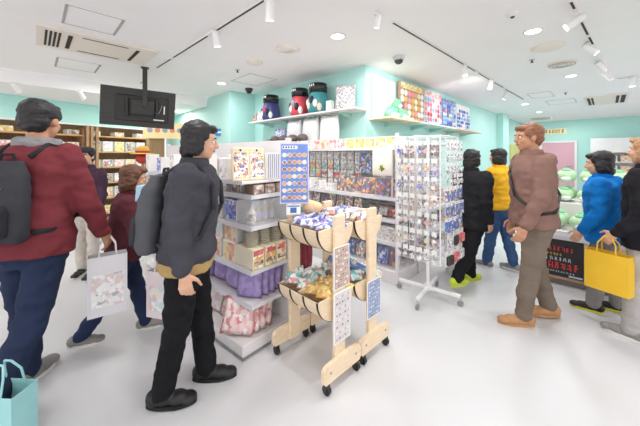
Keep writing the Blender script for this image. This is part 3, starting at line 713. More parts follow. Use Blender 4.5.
# translucent white bags hung under the high shelf
FROST = mat('frosted_bag', '#f3f4f4', 0.4, alpha=0.7, var=0.03, scale=9)
def hbag():
    rings = []
    for z, w, d in ((0, 0.15, 0.02), (-0.04, 0.165, 0.05), (-0.2, 0.17, 0.075), (-0.42, 0.17, 0.075), (-0.5, 0.165, 0.06), (-0.52, 0.15, 0.03)):
        row = []
        for i in range(32):
            a = 2*PI*i/32; ca, sa = math.cos(a), math.sin(a)
            row.append(Vector((w*math.copysign(abs(ca)**0.5, ca), d*math.copysign(abs(sa)**0.8, sa)*(1+0.15*math.sin(3*a+z*9)), z+0.015*math.sin(2*a+1))))
        rings.append(row)
    g = G().loft(rings); g.tube([(-0.06, -0.01, 0), (-0.05, -0.01, 0.03), (0.05, -0.01, 0.03), (0.06, -0.01, 0)], 0.006, mi=0)
    return g.mesh('hanging_bag', [FROST], True)
for i in range(3): item(kind('hbag', hbag), 'hanging_bag', f'frosted white bag hanging below the high jar shelf, {nth(i)} from the clear bag', 'bag', (3.12, 2.92+i*0.4, 2.0), R270, 'frosted bags under the high shelf')
for i in range(3): item(m_book(0.3, 0.24, 0.02, A_BLUEW), 'blue_pack', f'blue and white flat pack behind the cap row, {nth(i)} from the frosted bags', 'packet', (3.2, 3.55+i*0.34, 1.66), R270, 'flat packs behind the caps')

# right high shelves on the wall facing -y with capsule display boards
WPINK = mat('pinkish_board', '#e3c4b0', 0.5, var=0.06, stretch=(2, 12, 12))
wall_shelf('pale wood high shelf with green plush, first from the teal corner', (3.85, 2.43, 1.95), 0, 0.86, 0.36, WOODL, 1)
wall_shelf('pale green high shelf under the brown and pink capsule boards', (5.05, 2.43, 1.95), 0, 1.5, 0.36, mat('pale_green_board', '#d3ebe4', 0.4), 2)
wall_shelf('pinkish wood high shelf under the blue and white capsule boards', (6.65, 2.43, 1.95), 0, 1.65, 0.36, WPINK, 2)
def capsule_board(label, x0, x1, h, back, head, dots, nx, nz):
    t = thing('capsule_board', label, 'display board', ((x0+x1)/2, 2.36, 1.951), 0, 'capsule display boards')
    w = x1-x0
    G().box(-w/2, -0.03, 0, w/2, 0.03, h, bev=0.004).build('board', back, t)
    G().box(-w/2+0.01, -0.034, h*0.84, w/2-0.01, -0.03, h*0.985).build('header', head, t)
    n = 0
    for j in range(nz):
        for i in range(nx):
            x = -w/2+w*(i+0.5)/nx; z = h*0.82*(j+0.5)/nz; r = min(w/nx, h*0.82/nz)*0.48
            G().lathe([(0, 0.02), (r*0.6, 0.017), (r, 0.004), (r, 0)], seg=14, M=Matrix.Translation((x, -0.03, z)) @ Matrix.Rotation(PI/2, 4, 'X')).build('capsule_badge', dots[rnd.randrange(len(dots))], t, True); n += 1
DB = [mat('badge_'+n, c, 0.35) for n, c in (('cream', '#efe2cf'), ('pink', '#e78fa5'), ('brown', '#8a6450'), ('white', '#f4f2f0'), ('red', '#d0524a'), ('blue', '#4c6fc0'), ('sky', '#9ec3e2'), ('lilac', '#a99bd0'), ('gold', '#d8ab4e'))]
capsule_board('brown capsule board with yellow header, beside the green plush', 4.15, 4.95, 0.66, mat('board_brown', '#a58a78', 0.5), A_YELW, [DB[0], DB[1], DB[2], DB[3], DB[8]], 7, 5)
capsule_board('white and pink capsule board with red headed figure, second from the corner', 5.0, 5.75, 0.66, mat('board_white', '#e9dfe2', 0.5), A_PINK, [DB[1], DB[3], DB[4], DB[6], DB[3]], 7, 6)
capsule_board('blue capsule board, third from the teal corner', 5.82, 6.5, 0.62, mat('board_blue', '#7795cc', 0.5), A_BLUE, [DB[5], DB[6], DB[4], DB[0], DB[6]], 7, 6)
capsule_board('white capsule board with blue rows, farthest from the teal corner', 6.58, 7.4, 0.6, mat('board_pale', '#f2f3f7', 0.5), PAPER, [DB[7], DB[5], DB[3], DB[6]], 8, 6)
item(m_book(0.6, 0.62, 0.02, PAPER), 'blank_poster', 'plain white poster standing on the pale wood high shelf', 'poster', (3.78, 2.395, 1.951), 0)
GRP = mat('plush_green', '#7cc79a', 0.85, var=0.1, bump=0.1)
def plush():
    g = G(); g.ell((0, 0, 0.07), (0.085, 0.08, 0.07)); g.ell((-0.045, -0.01, 0.14), (0.028, 0.028, 0.03)); g.ell((0.045, -0.01, 0.14), (0.028, 0.028, 0.03)); g.ell((0, -0.05, 0.05), (0.05, 0.04, 0.035), 1)
    return g.mesh('green_plush', [GRP, WHP], True)
for i in range(4): item(kind('plush', plush), 'green_plush', f'green and white plush toy on the pale wood high shelf, {nth(i)} from the teal corner', 'plush toy', (3.62+i*0.155, 2.2+0.03*(i % 2), 1.951), 0, 'green plush toys on the high shelf')
item(kind('plush', plush), 'green_plush', 'green plush toy propped higher against the white poster', 'plush toy', (3.98, 2.3, 2.12), 0, 'green plush toys on the high shelf')

# ------------------------------------------------------------------ wooden barrel carts
BAND = mat('black_hoop', '#1c1a19', 0.4)
HALF = 0.205
def make_cart(label, loc):
    t = thing('barrel_cart', label, 'cart', loc, 0, 'wooden barrel carts')
    for s in (-1, 1):
        y0, y1 = sorted((s*HALF, s*(HALF+0.028)))
        G().box(-0.048, y0, 0.075, 0.048, y1, 1.04, bev=0.004).build('post', WOODL, t)
        y2, y3 = sorted((s*(HALF+0.028), s*(HALF+0.056)))
        fb = G()
        pts = [(-0.174, y2, 0.082), (-0.174, y2, 0.145), (-0.155, y2, 0.168), (-0.05, y2, 0.176), (0.05, y2, 0.176), (0.155, y2, 0.168), (0.174, y2, 0.145), (0.174, y2, 0.082), (0.16, y2, 0.066), (-0.16, y2, 0.066)]
        fb = fb.prism(pts, (0, y3-y2, 0)).build('foot_bar', WOODL, t)
        for x in (-0.12, 0.12): G().cyl((x, s*(HALF+0.054), 0.125), (x, s*(HALF+0.0585), 0.125), 0.007, seg=10).build('bolt', GREYM, fb)
        for x in (-0.14, 0.14):
            yc = s*(HALF+0.042)
            c = G().cyl((x-0.011, yc, 0.029), (x+0.011, yc, 0.029), 0.028, seg=20).build('caster', BLACK, t)
            G().box(x-0.016, yc-0.012, 0.045, x+0.016, yc+0.012, 0.068).box(x-0.016, yc-0.01, 0.02, x-0.0125, yc+0.01, 0.05).box(x+0.0125, yc-0.01, 0.02, x+0.016, yc+0.01, 0.05).build('caster_fork', DARK, c)
    R = 0.165
    for zr, nm in ((0.96, 'upper'), (0.53, 'lower')):
        L = HALF-0.004
        g = G(); n = 22
        outer = [(-R*math.cos(PI*i/n), -L, zr-R*0.95*math.sin(PI*i/n)) for i in range(n+1)]
        inner = [(-(R-0.01)*math.cos(PI*i/n), -L, zr-(R-0.01)*0.95*math.sin(PI*i/n)) for i in range(n+1)]
        g.prism(outer + inner[::-1], (0, 2*L, 0))
        bn = g.build('bin', WOODL, t)
        for y in (-L, L-0.012):
            e = [(-(R-0.011)*math.cos(PI*i/n), y, zr-(R-0.011)*0.95*math.sin(PI*i/n)) for i in range(n+1)]
            G().prism(e, (0, 0.012, 0)).build('end_board', WOODL, bn)
        for y in (-L+0.003, -L*0.36, L*0.36-0.014, L-0.018):
            R1, R2 = R+0.0005, R+0.0035
            o_ = [(-R2*math.cos(PI*i/n), y, zr-R2*0.95*math.sin(PI*i/n)) for i in range(n+1)]
            i_ = [(-R1*math.cos(PI*i/n), y, zr-R1*0.95*math.sin(PI*i/n)) for i in range(n+1)]
            G().prism(o_ + i_[::-1], (0, 0.014, 0)).build('hoop', BAND, bn)
        G().box(-R+0.004, -L+0.005, zr, -R+0.01, L-0.005, zr+0.003).build('rim_trim', BAND, bn)
        if nm == 'lower': G().box(-R+0.02, -0.006, zr-0.11, R-0.02, 0.006, zr+0.004).build('divider', WOODL, bn)
    return t
CX1, CX2, CYC = 1.37, 1.725, 1.42
cart1 = make_cart('nearer pine barrel cart with blue, teal and gold packets in two half-barrel bins', (CX1, CYC, 0))
cart2 = dup(cart1, (CX2, CYC, 0), 0, 'farther pine barrel cart, behind the nearer one, its post carrying the blue sheet')
def heap(cx, zr, arts, names, where, n=6, y0=-0.17, y1=0.17, sz=(0.1, 0.075, 0.03)):
    for r in range(3):
        for i in range(n):
            a = (i*2+r*3+int(zr*10)) % len(arts)
            y = y0+(y1-y0)*(i+0.5*(r % 2)+0.25)/n; x = (-0.075, 0.0, 0.075)[r]+rnd.uniform(-0.012, 0.012)
            top = 0.012 if r != 1 else 0.03
            o = item(m_pillow(sz[0], sz[1], sz[2], arts[a]), 'snack_packet', f'{names[a]} packet, {nth(n-1-i)} from the far end, {("front", "middle", "back")[r]} row, {where}', 'packet',
                     (cx+x, CYC+y, zr+top-0.035+rnd.uniform(0, 0.012)), rnd.uniform(-1.2, 1.2)-PI/2, 'snack packets in the barrel bins', tilt=rnd.uniform(-1.25, -0.7))
heap(CX1, 0.96, [A_BLUEW, A_BLUEW, A_BLUEW], ['blue and white']*3, 'nearer cart upper bin')
heap(CX1, 0.53, [A_TEALP], ['teal and pink'], 'nearer cart lower bin', n=3, y0=0.01, y1=0.18, sz=(0.12, 0.09, 0.03))
heap(CX1, 0.53, [A_GOLD], ['shiny gold'], 'nearer cart lower bin', n=3, y0=-0.18, y1=-0.02, sz=(0.12, 0.09, 0.035))
heap(CX2, 0.96, [A_BLUEW, A_MIX], ['blue and white', 'multicoloured'], 'farther cart upper bin', n=5)
heap(CX2, 0.53, [A_BLUE, A_TEALP], ['deep blue', 'teal and pink'], 'farther cart lower bin', n=5, sz=(0.11, 0.085, 0.03))
TAN = mat('tan_plush', '#e3c49c', 0.8, var=0.05)
g = G(); g.ell((0, 0, 0.05), (0.058, 0.085, 0.05)); g.ell((-0.01, 0.03, 0.07), (0.045, 0.05, 0.035)); g.ell((0, -0.04, 0.06), (0.045, 0.05, 0.035))
o = g.build('bread_plush', TAN, None, True, (CX1+0.085, CYC+0.115, 0.985)); tag(o, 'plump tan bread-shaped cushion on the packets in the nearer cart upper bin', 'cushion')

# printed sign sheets on the cart posts
def sign_sheet(label, loc, rotz, w, h, border, back, cols, rowsn, discs, name='sign_sheet', r=None, cat='sign', head=True):
    t = thing(name, label, cat, loc, rotz)
    G().box(-w/2, -0.002, 0, w/2, 0.002, h, bev=0.0008).build('sheet', border, t)
    g = G(); g.box(-w/2+0.008, -0.0028, 0.008, w/2-0.008, -0.002, h-0.008, 0)
    top = 0.86 if head else 0.96
    if head:
        g.box(-w*0.42, -0.0032, h*0.9, w*0.1, -0.0028, h*0.955, 1)
        for k in range(5): g.box(-w*0.4+k*w*0.09, -0.0036, h*0.912, -w*0.4+k*w*0.09+w*0.05, -0.0032, h*0.945, 2)
    for j in range(rowsn):
        for i in range(cols):
            x = -w/2+0.014+(w-0.028)*(i+0.5)/cols; z = h*0.04+h*(top-0.04)*(j+0.5)/rowsn
            rr_ = (r or min((w-0.028)/cols, h*(top-0.04)/rowsn)*0.46)
            g.cyl((x, -0.0036, z), (x, -0.0028, z), rr_, seg=12, mi=1)
            g.cyl((x, -0.0042, z), (x, -0.0036, z), rr_*0.85, seg=12, mi=3+(i*2+j*3) % discs)
    g.build('print', [back, WHP, mat('sign_ink', '#2c3566', 0.6)]+[A_BADGE, mat('disc_amber', '#d9a868', 0.5), mat('disc_umber', '#a07860', 0.5), DB[0], mat('disc_coral', '#d88a74', 0.5)][:discs], t)
    return t
PURB = mat('sign_blue_violet', '#6f8ccb', 0.5, var=0.2, scale=5)
ps = sign_sheet('tall blue and violet sign of round badges standing above the nearer cart', (1.315, 1.572, 1.075), -PI/4+0.12, 0.205, 0.43, mat('sign_lilac_edge', '#cfc9e6', 0.5), PURB, 5, 7, 5, name='badge_sign')
G().cyl((0.0, 0.008, -0.12), (0.0, 0.008, 0.2), 0.004, seg=8).build('clear_stem', CLEAR, ps)
sp = thing('price_card', 'small white and blue price card under the badge sign on the cart post', 'price card', (1.3, 1.565, 1.0), -PI/4+0.12)
G().box(-0.05, -0.002, 0, 0.05, 0.002, 0.07).build('card', PAPER, sp)
g = G(); g.box(-0.022, -0.003, 0.012, 0.022, -0.002, 0.05, 0); g.box(-0.044, -0.003, 0.055, 0.044, -0.002, 0.064, 0); g.build('print', [mat('card_blue', '#3f6fae', 0.5)], sp)
yF = CYC-HALF-0.028-0.0025
PSIL = mat('sheet_taupe', '#b9a9a4', 0.5, var=0.2, scale=20)
sign_sheet('upper sheet of brown and yellow round prints on the nearer cart front post', (CX1+0.005, yF-0.0025, 0.585), 0, 0.15, 0.265, PAPER, PSIL, 6, 8, 5, head=False)
sign_sheet('lower pale sheet of red and blue round prints on the nearer cart front post', (CX1+0.01, yF-0.0025, 0.25), 0, 0.16, 0.315, PAPER, mat('sheet_pale', '#d5d4da', 0.5), 5, 8, 4, head=False, r=0.009)
sign_sheet('blue sheet of small prints on the farther cart front post', (CX2+0.005, yF-0.0025, 0.265), 0, 0.165, 0.265, PAPER, mat('sheet_blue', '#7fa6d6', 0.5, var=0.15), 6, 9, 5, head=False, r=0.008)

# ------------------------------------------------------------------ white wire spinner rack
RW, RX, RY, RZ0, RZ1 = 0.42, 2.59, 1.06, 0.42, 1.6
RCX, RCY = RX+RW/2, RY+RW/2
sr = thing('spinner_rack', 'white wire spinner rack on wheeled cross legs, hung with small packets', 'display rack', (RCX, RCY, 0))
WIRE = mat('white_wire', '#efedee', 0.35, var=0.01)
G().cyl((0, 0, 0.12), (0, 0, 1.6), 0.016, seg=14).build('center_pole', WIRE, sr)
G().cyl((0, 0, 0.075), (0, 0, 0.13), 0.035, seg=16).build('hub', WIRE, sr)
for k in range(4):
    a = PI/4*0 + k*PI/2 + 0.12; ex, ey = 0.3*math.cos(a), 0.3*math.sin(a)
    M_ = Matrix.Rotation(a, 4, 'Z')
    lg = G().box(0.02, -0.016, 0.078, 0.3, 0.016, 0.108, bev=0.004, M=M_).build('leg', WIRE, sr)
    G().cyl((ex-0.011*math.sin(a), ey+0.011*math.cos(a), 0.027), (ex+0.011*math.sin(a), ey-0.011*math.cos(a), 0.027), 0.026, seg=16).build('caster', GREYM, lg)
    G().cyl((ex, ey, 0.045), (ex, ey, 0.08), 0.01).build('caster_stem', STEEL, lg)
def grid_panel():
    g = G()
    for i in range(8): g.cyl((-RW/2+RW*i/7, 0, RZ0), (-RW/2+RW*i/7, 0, RZ1), 0.0035 if i in (0, 7) else 0.0018, seg=5)
    for j in range(17): z = RZ0+(RZ1-RZ0)*j/16; g.cyl((-RW/2, 0, z), (RW/2, 0, z), 0.0035 if j in (0, 16) else 0.0018, seg=5)
    return g.mesh('grid_panel', [WIRE])
gp = grid_panel()
for k in range(4):
    a = k*PI/2; put('grid_panel', gp, sr, (RW/2*math.sin(a), -RW/2*math.cos(a), 0), (a,))
for x in (-1, 1):
    for y in (-1, 1): G().cyl((x*RW/2, y*RW/2, RZ0), (x*RW/2, y*RW/2, RZ1), 0.007, seg=8).build('corner_post', WIRE, sr)
for z in (RZ0, 1.0, RZ1): G().box(-RW/2, -0.006, z, RW/2, 0.006, z+0.012).box(-0.006, -RW/2, z, 0.006, RW/2, z+0.012).build('cross_brace', WIRE, sr)
hk2 = G().cyl((0, 0, 0), (0, -0.06, 0.006), 0.002, seg=5).mesh('hook', [WIRE])
lrow = [1.555, 1.39, 1.225, 1.06, 0.895, 0.73, 0.565]
lart = [[A_MIX, A_PINK, A_BLUEW], [A_GREY, A_PASTEL, A_ORNG], [A_GREY, A_BLUEW, A_MIX], [A_GREY, A_WHITE, A_GREY], [A_WHITE, A_GREY, A_PINK], [A_ORNG, A_GREENBK, A_MIX], [A_GREY, A_GREY, A_WHITE]]
for j, z in enumerate(lrow):
    for i in range(6):
        y = RY+0.035+i*0.07
        put('hook', hk2, sr, (-RW/2, y-RCY, z-0.008), (-PI/2,))
        item(m_charm(0.05, 0.125, lart[j][(i+j) % 3]), 'keychain', f'keychain on the shelf-facing side of the spinner, {nth(j)} row, {nth(i)} from its corner', 'keychain', (RX-0.05, y, z-0.004), -PI/2+0.25*math.sin(i*7+j), 'keychains on the shelf-facing side of the spinner')
rrow = [(1.56, 5, 'g'), (1.46, 5, 'g'), (1.35, 5, 'g'), (1.245, 5, 'g'), (1.13, 4, 'b'), (0.985, 4, 'b'), (0.85, 4, 'b'), (0.715, 3, 'w'), (0.56, 3, 'w')]
for j, (z, n, c) in enumerate(rrow):
    for i in range(n):
        x = RX+RW*(i+0.5)/n
        put('hook', hk2, sr, (x-RCX, -RW/2, z-0.008))
        me, nm = {'g': (m_charm(0.055, 0.095, A_GREY), 'grey keychain'), 'b': (m_packet(0.1, 0.13, A_BLUE), 'bright blue packet'), 'w': (m_blister(0.13, 0.14, [A_RED, A_GREY, DARK][(i+j) % 3], PAPER), 'large white card packet')}[c]
        item(me, 'keychain' if c == 'g' else 'hanging_pack', f'{nm} on the spinner front side, {nth(j)} row, {nth(i)} from its corner post', 'packet', (x, RY-0.05, z-0.004), 0.15*math.sin(i*5+j*3), 'packets on the front side of the spinner')

# ------------------------------------------------------------------ melon plush table at the right
mt = thing('display_table', 'low white display table with green round plush, a black poster hung on its front', 'display table', (4.06, -0.35, 0))
G().box(0, -1.3, 0.09, 0.9, 0.9, 0.5, bev=0.006).build('body', SHELFW, mt)
G().box(0.05, -1.25, 0.0, 0.85, 0.85, 0.09).build('plinth', mat('plinth_shadow', '#8a827e', 0.6), mt)  # shadow below the table is put into the plinth colour
lip = G().box(-0.02, -1.32, 0.5, 0.92, 0.92, 0.6, bev=0.006).build('top_tray', SHELFW, mt)
G().box(-0.026, -1.3, 0.51, -0.0205, 0.9, 0.55).build('price_rail', RAILW, lip)
G().box(-0.01, -1.3, 0.075, -0.0005, 0.9, 0.088).build('edge_strip', mat('ochre_strip', '#c99c6a', 0.5), mt)
G().box(0.45, -1.2, 0.6, 0.88, 0.8, 0.85, bev=0.006).build('rear_step', SHELFW, mt)
MEL = mat('melon_green', '#c3e6bd', 0.85, var=0.12, scale=14); MELD = mat('melon_leaf', '#86cf9c', 0.8); 
def melon():
    g = G(); g.ell((0, 0, 0.085), (0.1, 0.1, 0.085), 0); g.ell((0, -0.02, 0.15), (0.055, 0.05, 0.03), 1); g.ell((0, -0.085, 0.05), (0.05, 0.03, 0.03), 3)
    return g.mesh('melon_plush', [MEL, MELD, DKP, WHP], True)
n = 0
for r, (x, z, rn) in enumerate(((0.13, 0.601, 'front row'), (0.33, 0.601, 'second row'), (0.58, 0.851, 'raised row'), (0.77, 0.851, 'rear row'))):
    for i in range(9):
        o = item(kind('melon', melon), 'melon_plush', f'round green plush in the {rn} of the white table, {nth(i)} from the tall man', 'plush toy', (4.06+x, 0.42-i*0.22-0.02*r, z), -PI/2+0.4*math.sin(i*3+r), 'round green plush toys')
for i in range(6):
    o = item(kind('melon', melon), 'melon_plush', f'round green plush piled above the rear rows, {nth(i)} from the tall man', 'plush toy', (4.06+0.68, 0.36-i*0.22, 1.075), -PI/2+0.3*math.sin(i*4), 'round green plush toys')
def scribble(g, y0, y1, z, hgt, mi, n, x=-0.004):
    q = random.Random(int(z*1000)+n)
    for k in range(n):
        a = y0+(y1-y0)*k/n; w = (y1-y0)/n*0.8; th = hgt*0.075
        for m in range(4):
            u0, u1 = q.random(), q.random(); v = (m+q.random())/4
            if m % 2: P = [(x, a+w*min(u0, 0.2), z+hgt*v), (x, a+w*max(u1, 0.7), z+hgt*min(1, v+0.08))]
            else: P = [(x, a+w*u0, z+hgt*0.05), (x, a+w*(u0*0.5+u1*0.5), z+hgt*0.95)]
            g.tube(P, th, 4, mi)
t = thing('black_poster', 'black poster with red, yellow and white handwritten lettering on the low table front', 'poster', (4.057, 0.36, 0.1))
G().box(-0.004, -0.19, 0.0, 0.0, 0.19, 0.4).build('sheet', mat('poster_black', '#2b2a2c', 0.6), t)
g = G(); scribble(g, 0.1, -0.12, 0.27, 0.05, 0, 6); scribble(g, 0.17, -0.02, 0.22, 0.03, 1, 7); scribble(g, 0.17, -0.1, 0.165, 0.04, 2, 7); scribble(g, 0.16, -0.16, 0.075, 0.075, 0, 6); scribble(g, 0.16, -0.12, 0.04, 0.018, 2, 12); g.box(-0.0046, -0.18, 0.012, -0.004, -0.07, 0.03, 2)
g.build('lettering', [mat('poster_red', '#d8423f', 0.6), mat('poster_yellow', '#e0b63a', 0.6), mat('poster_chalk', '#c9d3dc', 0.6)], t)
t = thing('beige_poster', 'beige illustrated poster beside the black poster on the low table front', 'poster', (4.057, -0.03, 0.08))
G().box(-0.004, -0.19, 0.0, 0.0, 0.19, 0.42).build('sheet', mat('poster_beige', '#d9c7a2', 0.6, var=0.1), t)
g = G(); g.box(-0.0045, 0.02, 0.3, -0.004, 0.17, 0.4, 1)
for k in range(5): g.box(-0.0045, 0.15-k*0.05, 0.07, -0.004, 0.165-k*0.05, 0.15, 0)
g.tube([(-0.0045, 0.15, 0.22), (-0.0045, 0.08, 0.27), (-0.0045, 0.0, 0.25), (-0.0045, -0.1, 0.28)], 0.006, mi=2); scribble(g, 0.1, -0.16, 0.02, 0.03, 1, 9)
g.build('illustration', [SLOT, mat('poster_brick', '#b8674c', 0.6), mat('poster_moss', '#6d7355', 0.6)], t)
# white wall fixture under the back wall, lime sign, exit-side sign
t = thing('wall_display', 'wide white wall fixture on the far teal wall behind the blue jacket', 'wall display', (13.99, -1.9, 0))
G().box(-0.5, -2.3, 1.5, -0.02, 2.3, 1.98, bev=0.01).build('header', WHITE, t)
G().box(-0.5, -2.3, 0, -0.02, 2.3, 0.1).build('base', SHELFW, t)
G().box(-0.06, -2.3, 0.1, -0.02, 2.3, 1.5).build('back_panel', mat('display_back_warm', '#e6d7cf', 0.6), t)
for z in (0.5, 0.85, 1.2): shelf_part(t, -0.48, -0.06, -2.3, 2.3, z, rail='left')
for z, rn in ((0.5, 'lower'), (0.85, 'middle'), (1.2, 'upper')):
    for i in range(14): item(m_box(0.24, 0.2, 0.2, [A_PINK, A_PASTEL, A_ORNG, A_WHITE][(i+int(z*10)) % 4]), 'gift_box', f'pastel box, {rn} shelf of the far wall fixture, {nth(i)} from the pink door', 'box', (13.72, 0.2-i*0.32, z+0.001), R270, 'boxes on the far wall fixture')
o = G().box(13.97, 1.05, 2.2, 13.995, 1.75, 2.42, bev=0.004).build('wall_sign', mat('sign_cream', '#efe6c4', 0.5)); tag(o, 'small cream sign with red marks high above the pink door', 'sign')
g = G(); scribble(g, 1.68, 1.12, 2.24, 0.14, 0, 6, x=13.969); g.build('lettering', mat('sign_red_mark', '#b8863a', 0.6), o)
t = thing('wall_sign', 'lime yellow board on the far teal wall behind the tall man in brown', 'sign', (12.75, 2.425, 1.2))
G().box(-0.85, -0.012, 0, 0.85, -0.0005, 0.6, bev=0.004).build('board', mat('lime_board', '#c9cd7a', 0.5), t)
G().box(-0.87, -0.016, -0.02, 0.87, -0.0125, 0.0).build('lower_edge', WHITE, t)
# small framed print on the wall beyond the spinner, white bin on the floor
item(m_book(0.3, 0.42, 0.02, A_BROWN), 'picture_print', 'small brown print on the teal wall just past the wire spinner', 'poster', (5.6, 2.415, 1.22), 0)
t = thing('waste_bin', 'white round bin on the floor behind the spinner base', 'bin', (3.60, 1.30, 0))
G().lathe([(0, 0), (0.1, 0), (0.115, 0.36), (0.105, 0.36), (0.09, 0.01), (0, 0.01)], seg=24).build('body', WHITE, t, True)
G().lathe([(0.112, 0.345), (0.122, 0.35), (0.122, 0.37), (0.1, 0.37)], seg=24).build('rim', SHELFW, t, True)

# ------------------------------------------------------------------ boarded bay at the far left
def sk(x, y, z): return SK @ Vector((x, y, z))
TS = math.atan2(0.316, 0.949)
for k, x in enumerate((-2.4, -0.9, 0.6, 2.0)):
    t = thing('wooden_shelving', f'brown wooden shelving in the boarded bay, {nth(k)} from the street side', 'shelving unit', sk(x, 0.43, 0), TS, 'wooden shelving in the bay')
    for xx in (-0.68, 0.64): G().box(xx, -0.38, 0, xx+0.04, -0.01, 1.98).build('side_panel', WOODB, t)
    for z in (0.1, 0.45, 0.8, 1.15, 1.5, 1.85): G().box(-0.64, -0.38, z-0.03, 0.64, -0.01, z).build('shelf', WOODO, t)
    for zi, z in enumerate((0.1, 0.45, 0.8, 1.15, 1.5, 1.85)):
        for i in range(5):
            if z == 1.85 and i % 2: continue
            h = 0.16+0.1*((i*3+zi*2+k) % 3)/3
            if z == 1.85: h = 0.1
            a = [A_ORNG, A_BROWN, A_MIX, A_PASTEL, A_PINK, A_YELW][(i*2+zi+k*3) % 6]
            nm = {'print_orange': 'orange', 'print_brown': 'brown', 'print_mixed': 'multicoloured', 'print_pastel': 'pastel', 'print_pink': 'pink', 'print_yellow': 'yellow'}[a.name]
            item(m_box(0.2, 0.2, round(h, 2), a), 'gift_box', f'{nm} box in the {nth(k)} wooden bay unit, {nth(zi)} shelf up, {nth(i)} along', 'box', sk(x-0.5+i*0.25, 0.2, z+0.001), TS, 'boxes in the wooden bay')
for i, x in enumerate((1.28, 1.36, 1.46)):
    o = G().box(-0.025, -0.02, 0, 0.025, 0.02, 2.04).build('wooden_post', WOODB, None, False, sk(x, -0.05, 0), (TS,)); tag(o, f'upright brown wooden slat below the television, {nth(i)} of three', 'post', 'slats below the television')
# straw hat on a stand
ST = mat('straw', '#dcae52', 0.8, var=0.12, bump=0.2, bscale=80); RB = mat('hat_band', '#b8372f', 0.7)
t = thing('straw_hat', 'yellow straw hat with red band on a stand between the two adults', 'hat', (1.22, 5.16, 1.44), 0.3)
G().lathe([(0, 0.13), (0.06, 0.12), (0.09, 0.08), (0.097, 0.03), (0.1, 0.012), (0.17, 0.0), (0.18, -0.006), (0.1, 0.004), (0, 0.01)], seg=28).build('crown', ST, t, True)
G().lathe([(0.0985, 0.014), (0.1, 0.014), (0.098, 0.048), (0.096, 0.048)], seg=28).build('band', RB, t, True)
t = thing('hat_stand', 'slim display stand under the straw hat with a red cloth top', 'stand', (1.22, 5.16, 0))
G().cyl((0, 0, 0.02), (0, 0, 1.33), 0.02).build('pole', WOODB, t)
G().cyl((0, 0, 0), (0, 0, 0.025), 0.16, seg=24).build('base', WOODB, t)
G().ell((0, 0, 1.36), (0.1, 0.1, 0.08)).build('head_form', RB, t, True)
# yellow shop sign behind the dark jacket, blue card on the pier
t = thing('shop_sign', 'pale yellow sign board with red and blue marks behind the dark jacketed shopper', 'sign', (1.72, 5.72, 1.72), -PI/4+0.35)
G().box(-0.36, -0.012, 0, 0.36, 0.012, 0.28, bev=0.004).build('board', mat('sign_yellow', '#ecd9a0', 0.5), t)
g = G()
for k, c in enumerate((0, 1, 0, 1, 0)): g.cyl((-0.25+k*0.12, -0.014, 0.15), (-0.25+k*0.12, -0.0121, 0.15), 0.045, seg=14, mi=c)
g.build('sign_marks', [mat('mark_blue', '#8e9cb8', 0.5), mat('mark_red', '#cf8a76', 0.5)], t)
for x in (-0.3, 0.3): G().cyl((x, 0, -1.72), (x, 0, 0), 0.012, seg=8).build('post', WOODB, t)
t = thing('blue_card', 'bright blue sign card tilted on the teal pier edge', 'sign', (2.74, 5.75, 1.82), -PI/2+0.5)
G().box(-0.16, -0.004, 0, 0.16, 0.004, 0.15, bev=0.002).build('card', mat('card_bright_blue', '#2d86cf', 0.5), t)
G().box(-0.12, -0.0048, 0.06, 0.1, -0.004, 0.09).build('card_print', PAPER, t)
t = thing('blue_card', 'small blue sign card lower on the teal pier edge', 'sign', (2.74, 5.45, 1.5), -PI/2+0.5)
G().prism([(-0.06, -0.004, 0), (0.06, -0.004, 0), (0.02, -0.004, 0.14), (-0.02, -0.004, 0.14)], (0, 0.008, 0)).build('card', mat('card_blue_two', '#3f8fc0', 0.5), t)
G().box(-0.02, -0.0048, 0.03, 0.02, -0.004, 0.06).build('card_print', PAPER, t)
# ------------------------------------------------------------------ people: one continuous body each, clothing and hair over it
def capsule(bm, p0, p1, r0, r1, seg=12):
    p0 = Vector(p0); p1 = Vector(p1); d = p1-p0; L = max(d.length, 1e-5)
    q = Vector((0, 0, 1)).rotation_difference(d.normalized()) if d.length > 1e-5 else Euler((0, 0, 0)).to_quaternion()
    prof = []
    for k in range(4): a = -PI/2+PI/2*k/4; prof.append((r0*math.cos(a), r0*math.sin(a)))
    prof.append((r0, 0)); prof.append((r1, L))
    for k in range(1, 5): a = PI/2*k/4; prof.append((r1*math.cos(a), L+r1*math.sin(a)))
    rings = []
    for r, z in prof:
        if r < 1e-6: rings.append([bm.verts.new(p0+q @ Vector((0, 0, z)))])
        else: rings.append([bm.verts.new(p0+q @ Vector((r*math.cos(2*PI*i/seg), r*math.sin(2*PI*i/seg), z))) for i in range(seg)])
    for a, b in zip(rings, rings[1:]):
        for i in range(seg):
            u = []
            for v in (a[i % len(a)], a[(i+1) % seg % len(a)], b[(i+1) % seg % len(b)], b[i % len(b)]):
                if v not in u: u.append(v)
            if len(u) > 2: bm.faces.new(u)
def ellipsoid(bm, c, r, M=None):
    t = bmesh.ops.create_uvsphere(bm, u_segments=18, v_segments=12, radius=1)
    for v in t['verts']:
        w = Vector((v.co.x*r[0], v.co.y*r[1], v.co.z*r[2]))
        if M is not None: w = M @ w
        v.co = w+Vector(c)
def loft_el(bm, rings, seg=24, p=2.3):     # rings: (centre, x axis*rx, y axis*ry)
    R = []
    for c, ax, ay in rings:
        row = []
        for i in range(seg):
            a = 2*PI*i/seg; ca, sa = math.cos(a), math.sin(a)
            row.append(bm.verts.new(c+ax*math.copysign(abs(ca)**(2/p), ca)+ay*math.copysign(abs(sa)**(2/p), sa)))
        R.append(row)
    for a, b in zip(R, R[1:]):
        for i in range(seg): bm.faces.new([a[i], a[(i+1) % seg], b[(i+1) % seg], b[i]])
    bm.faces.new(R[0][::-1]); bm.faces.new(R[-1])
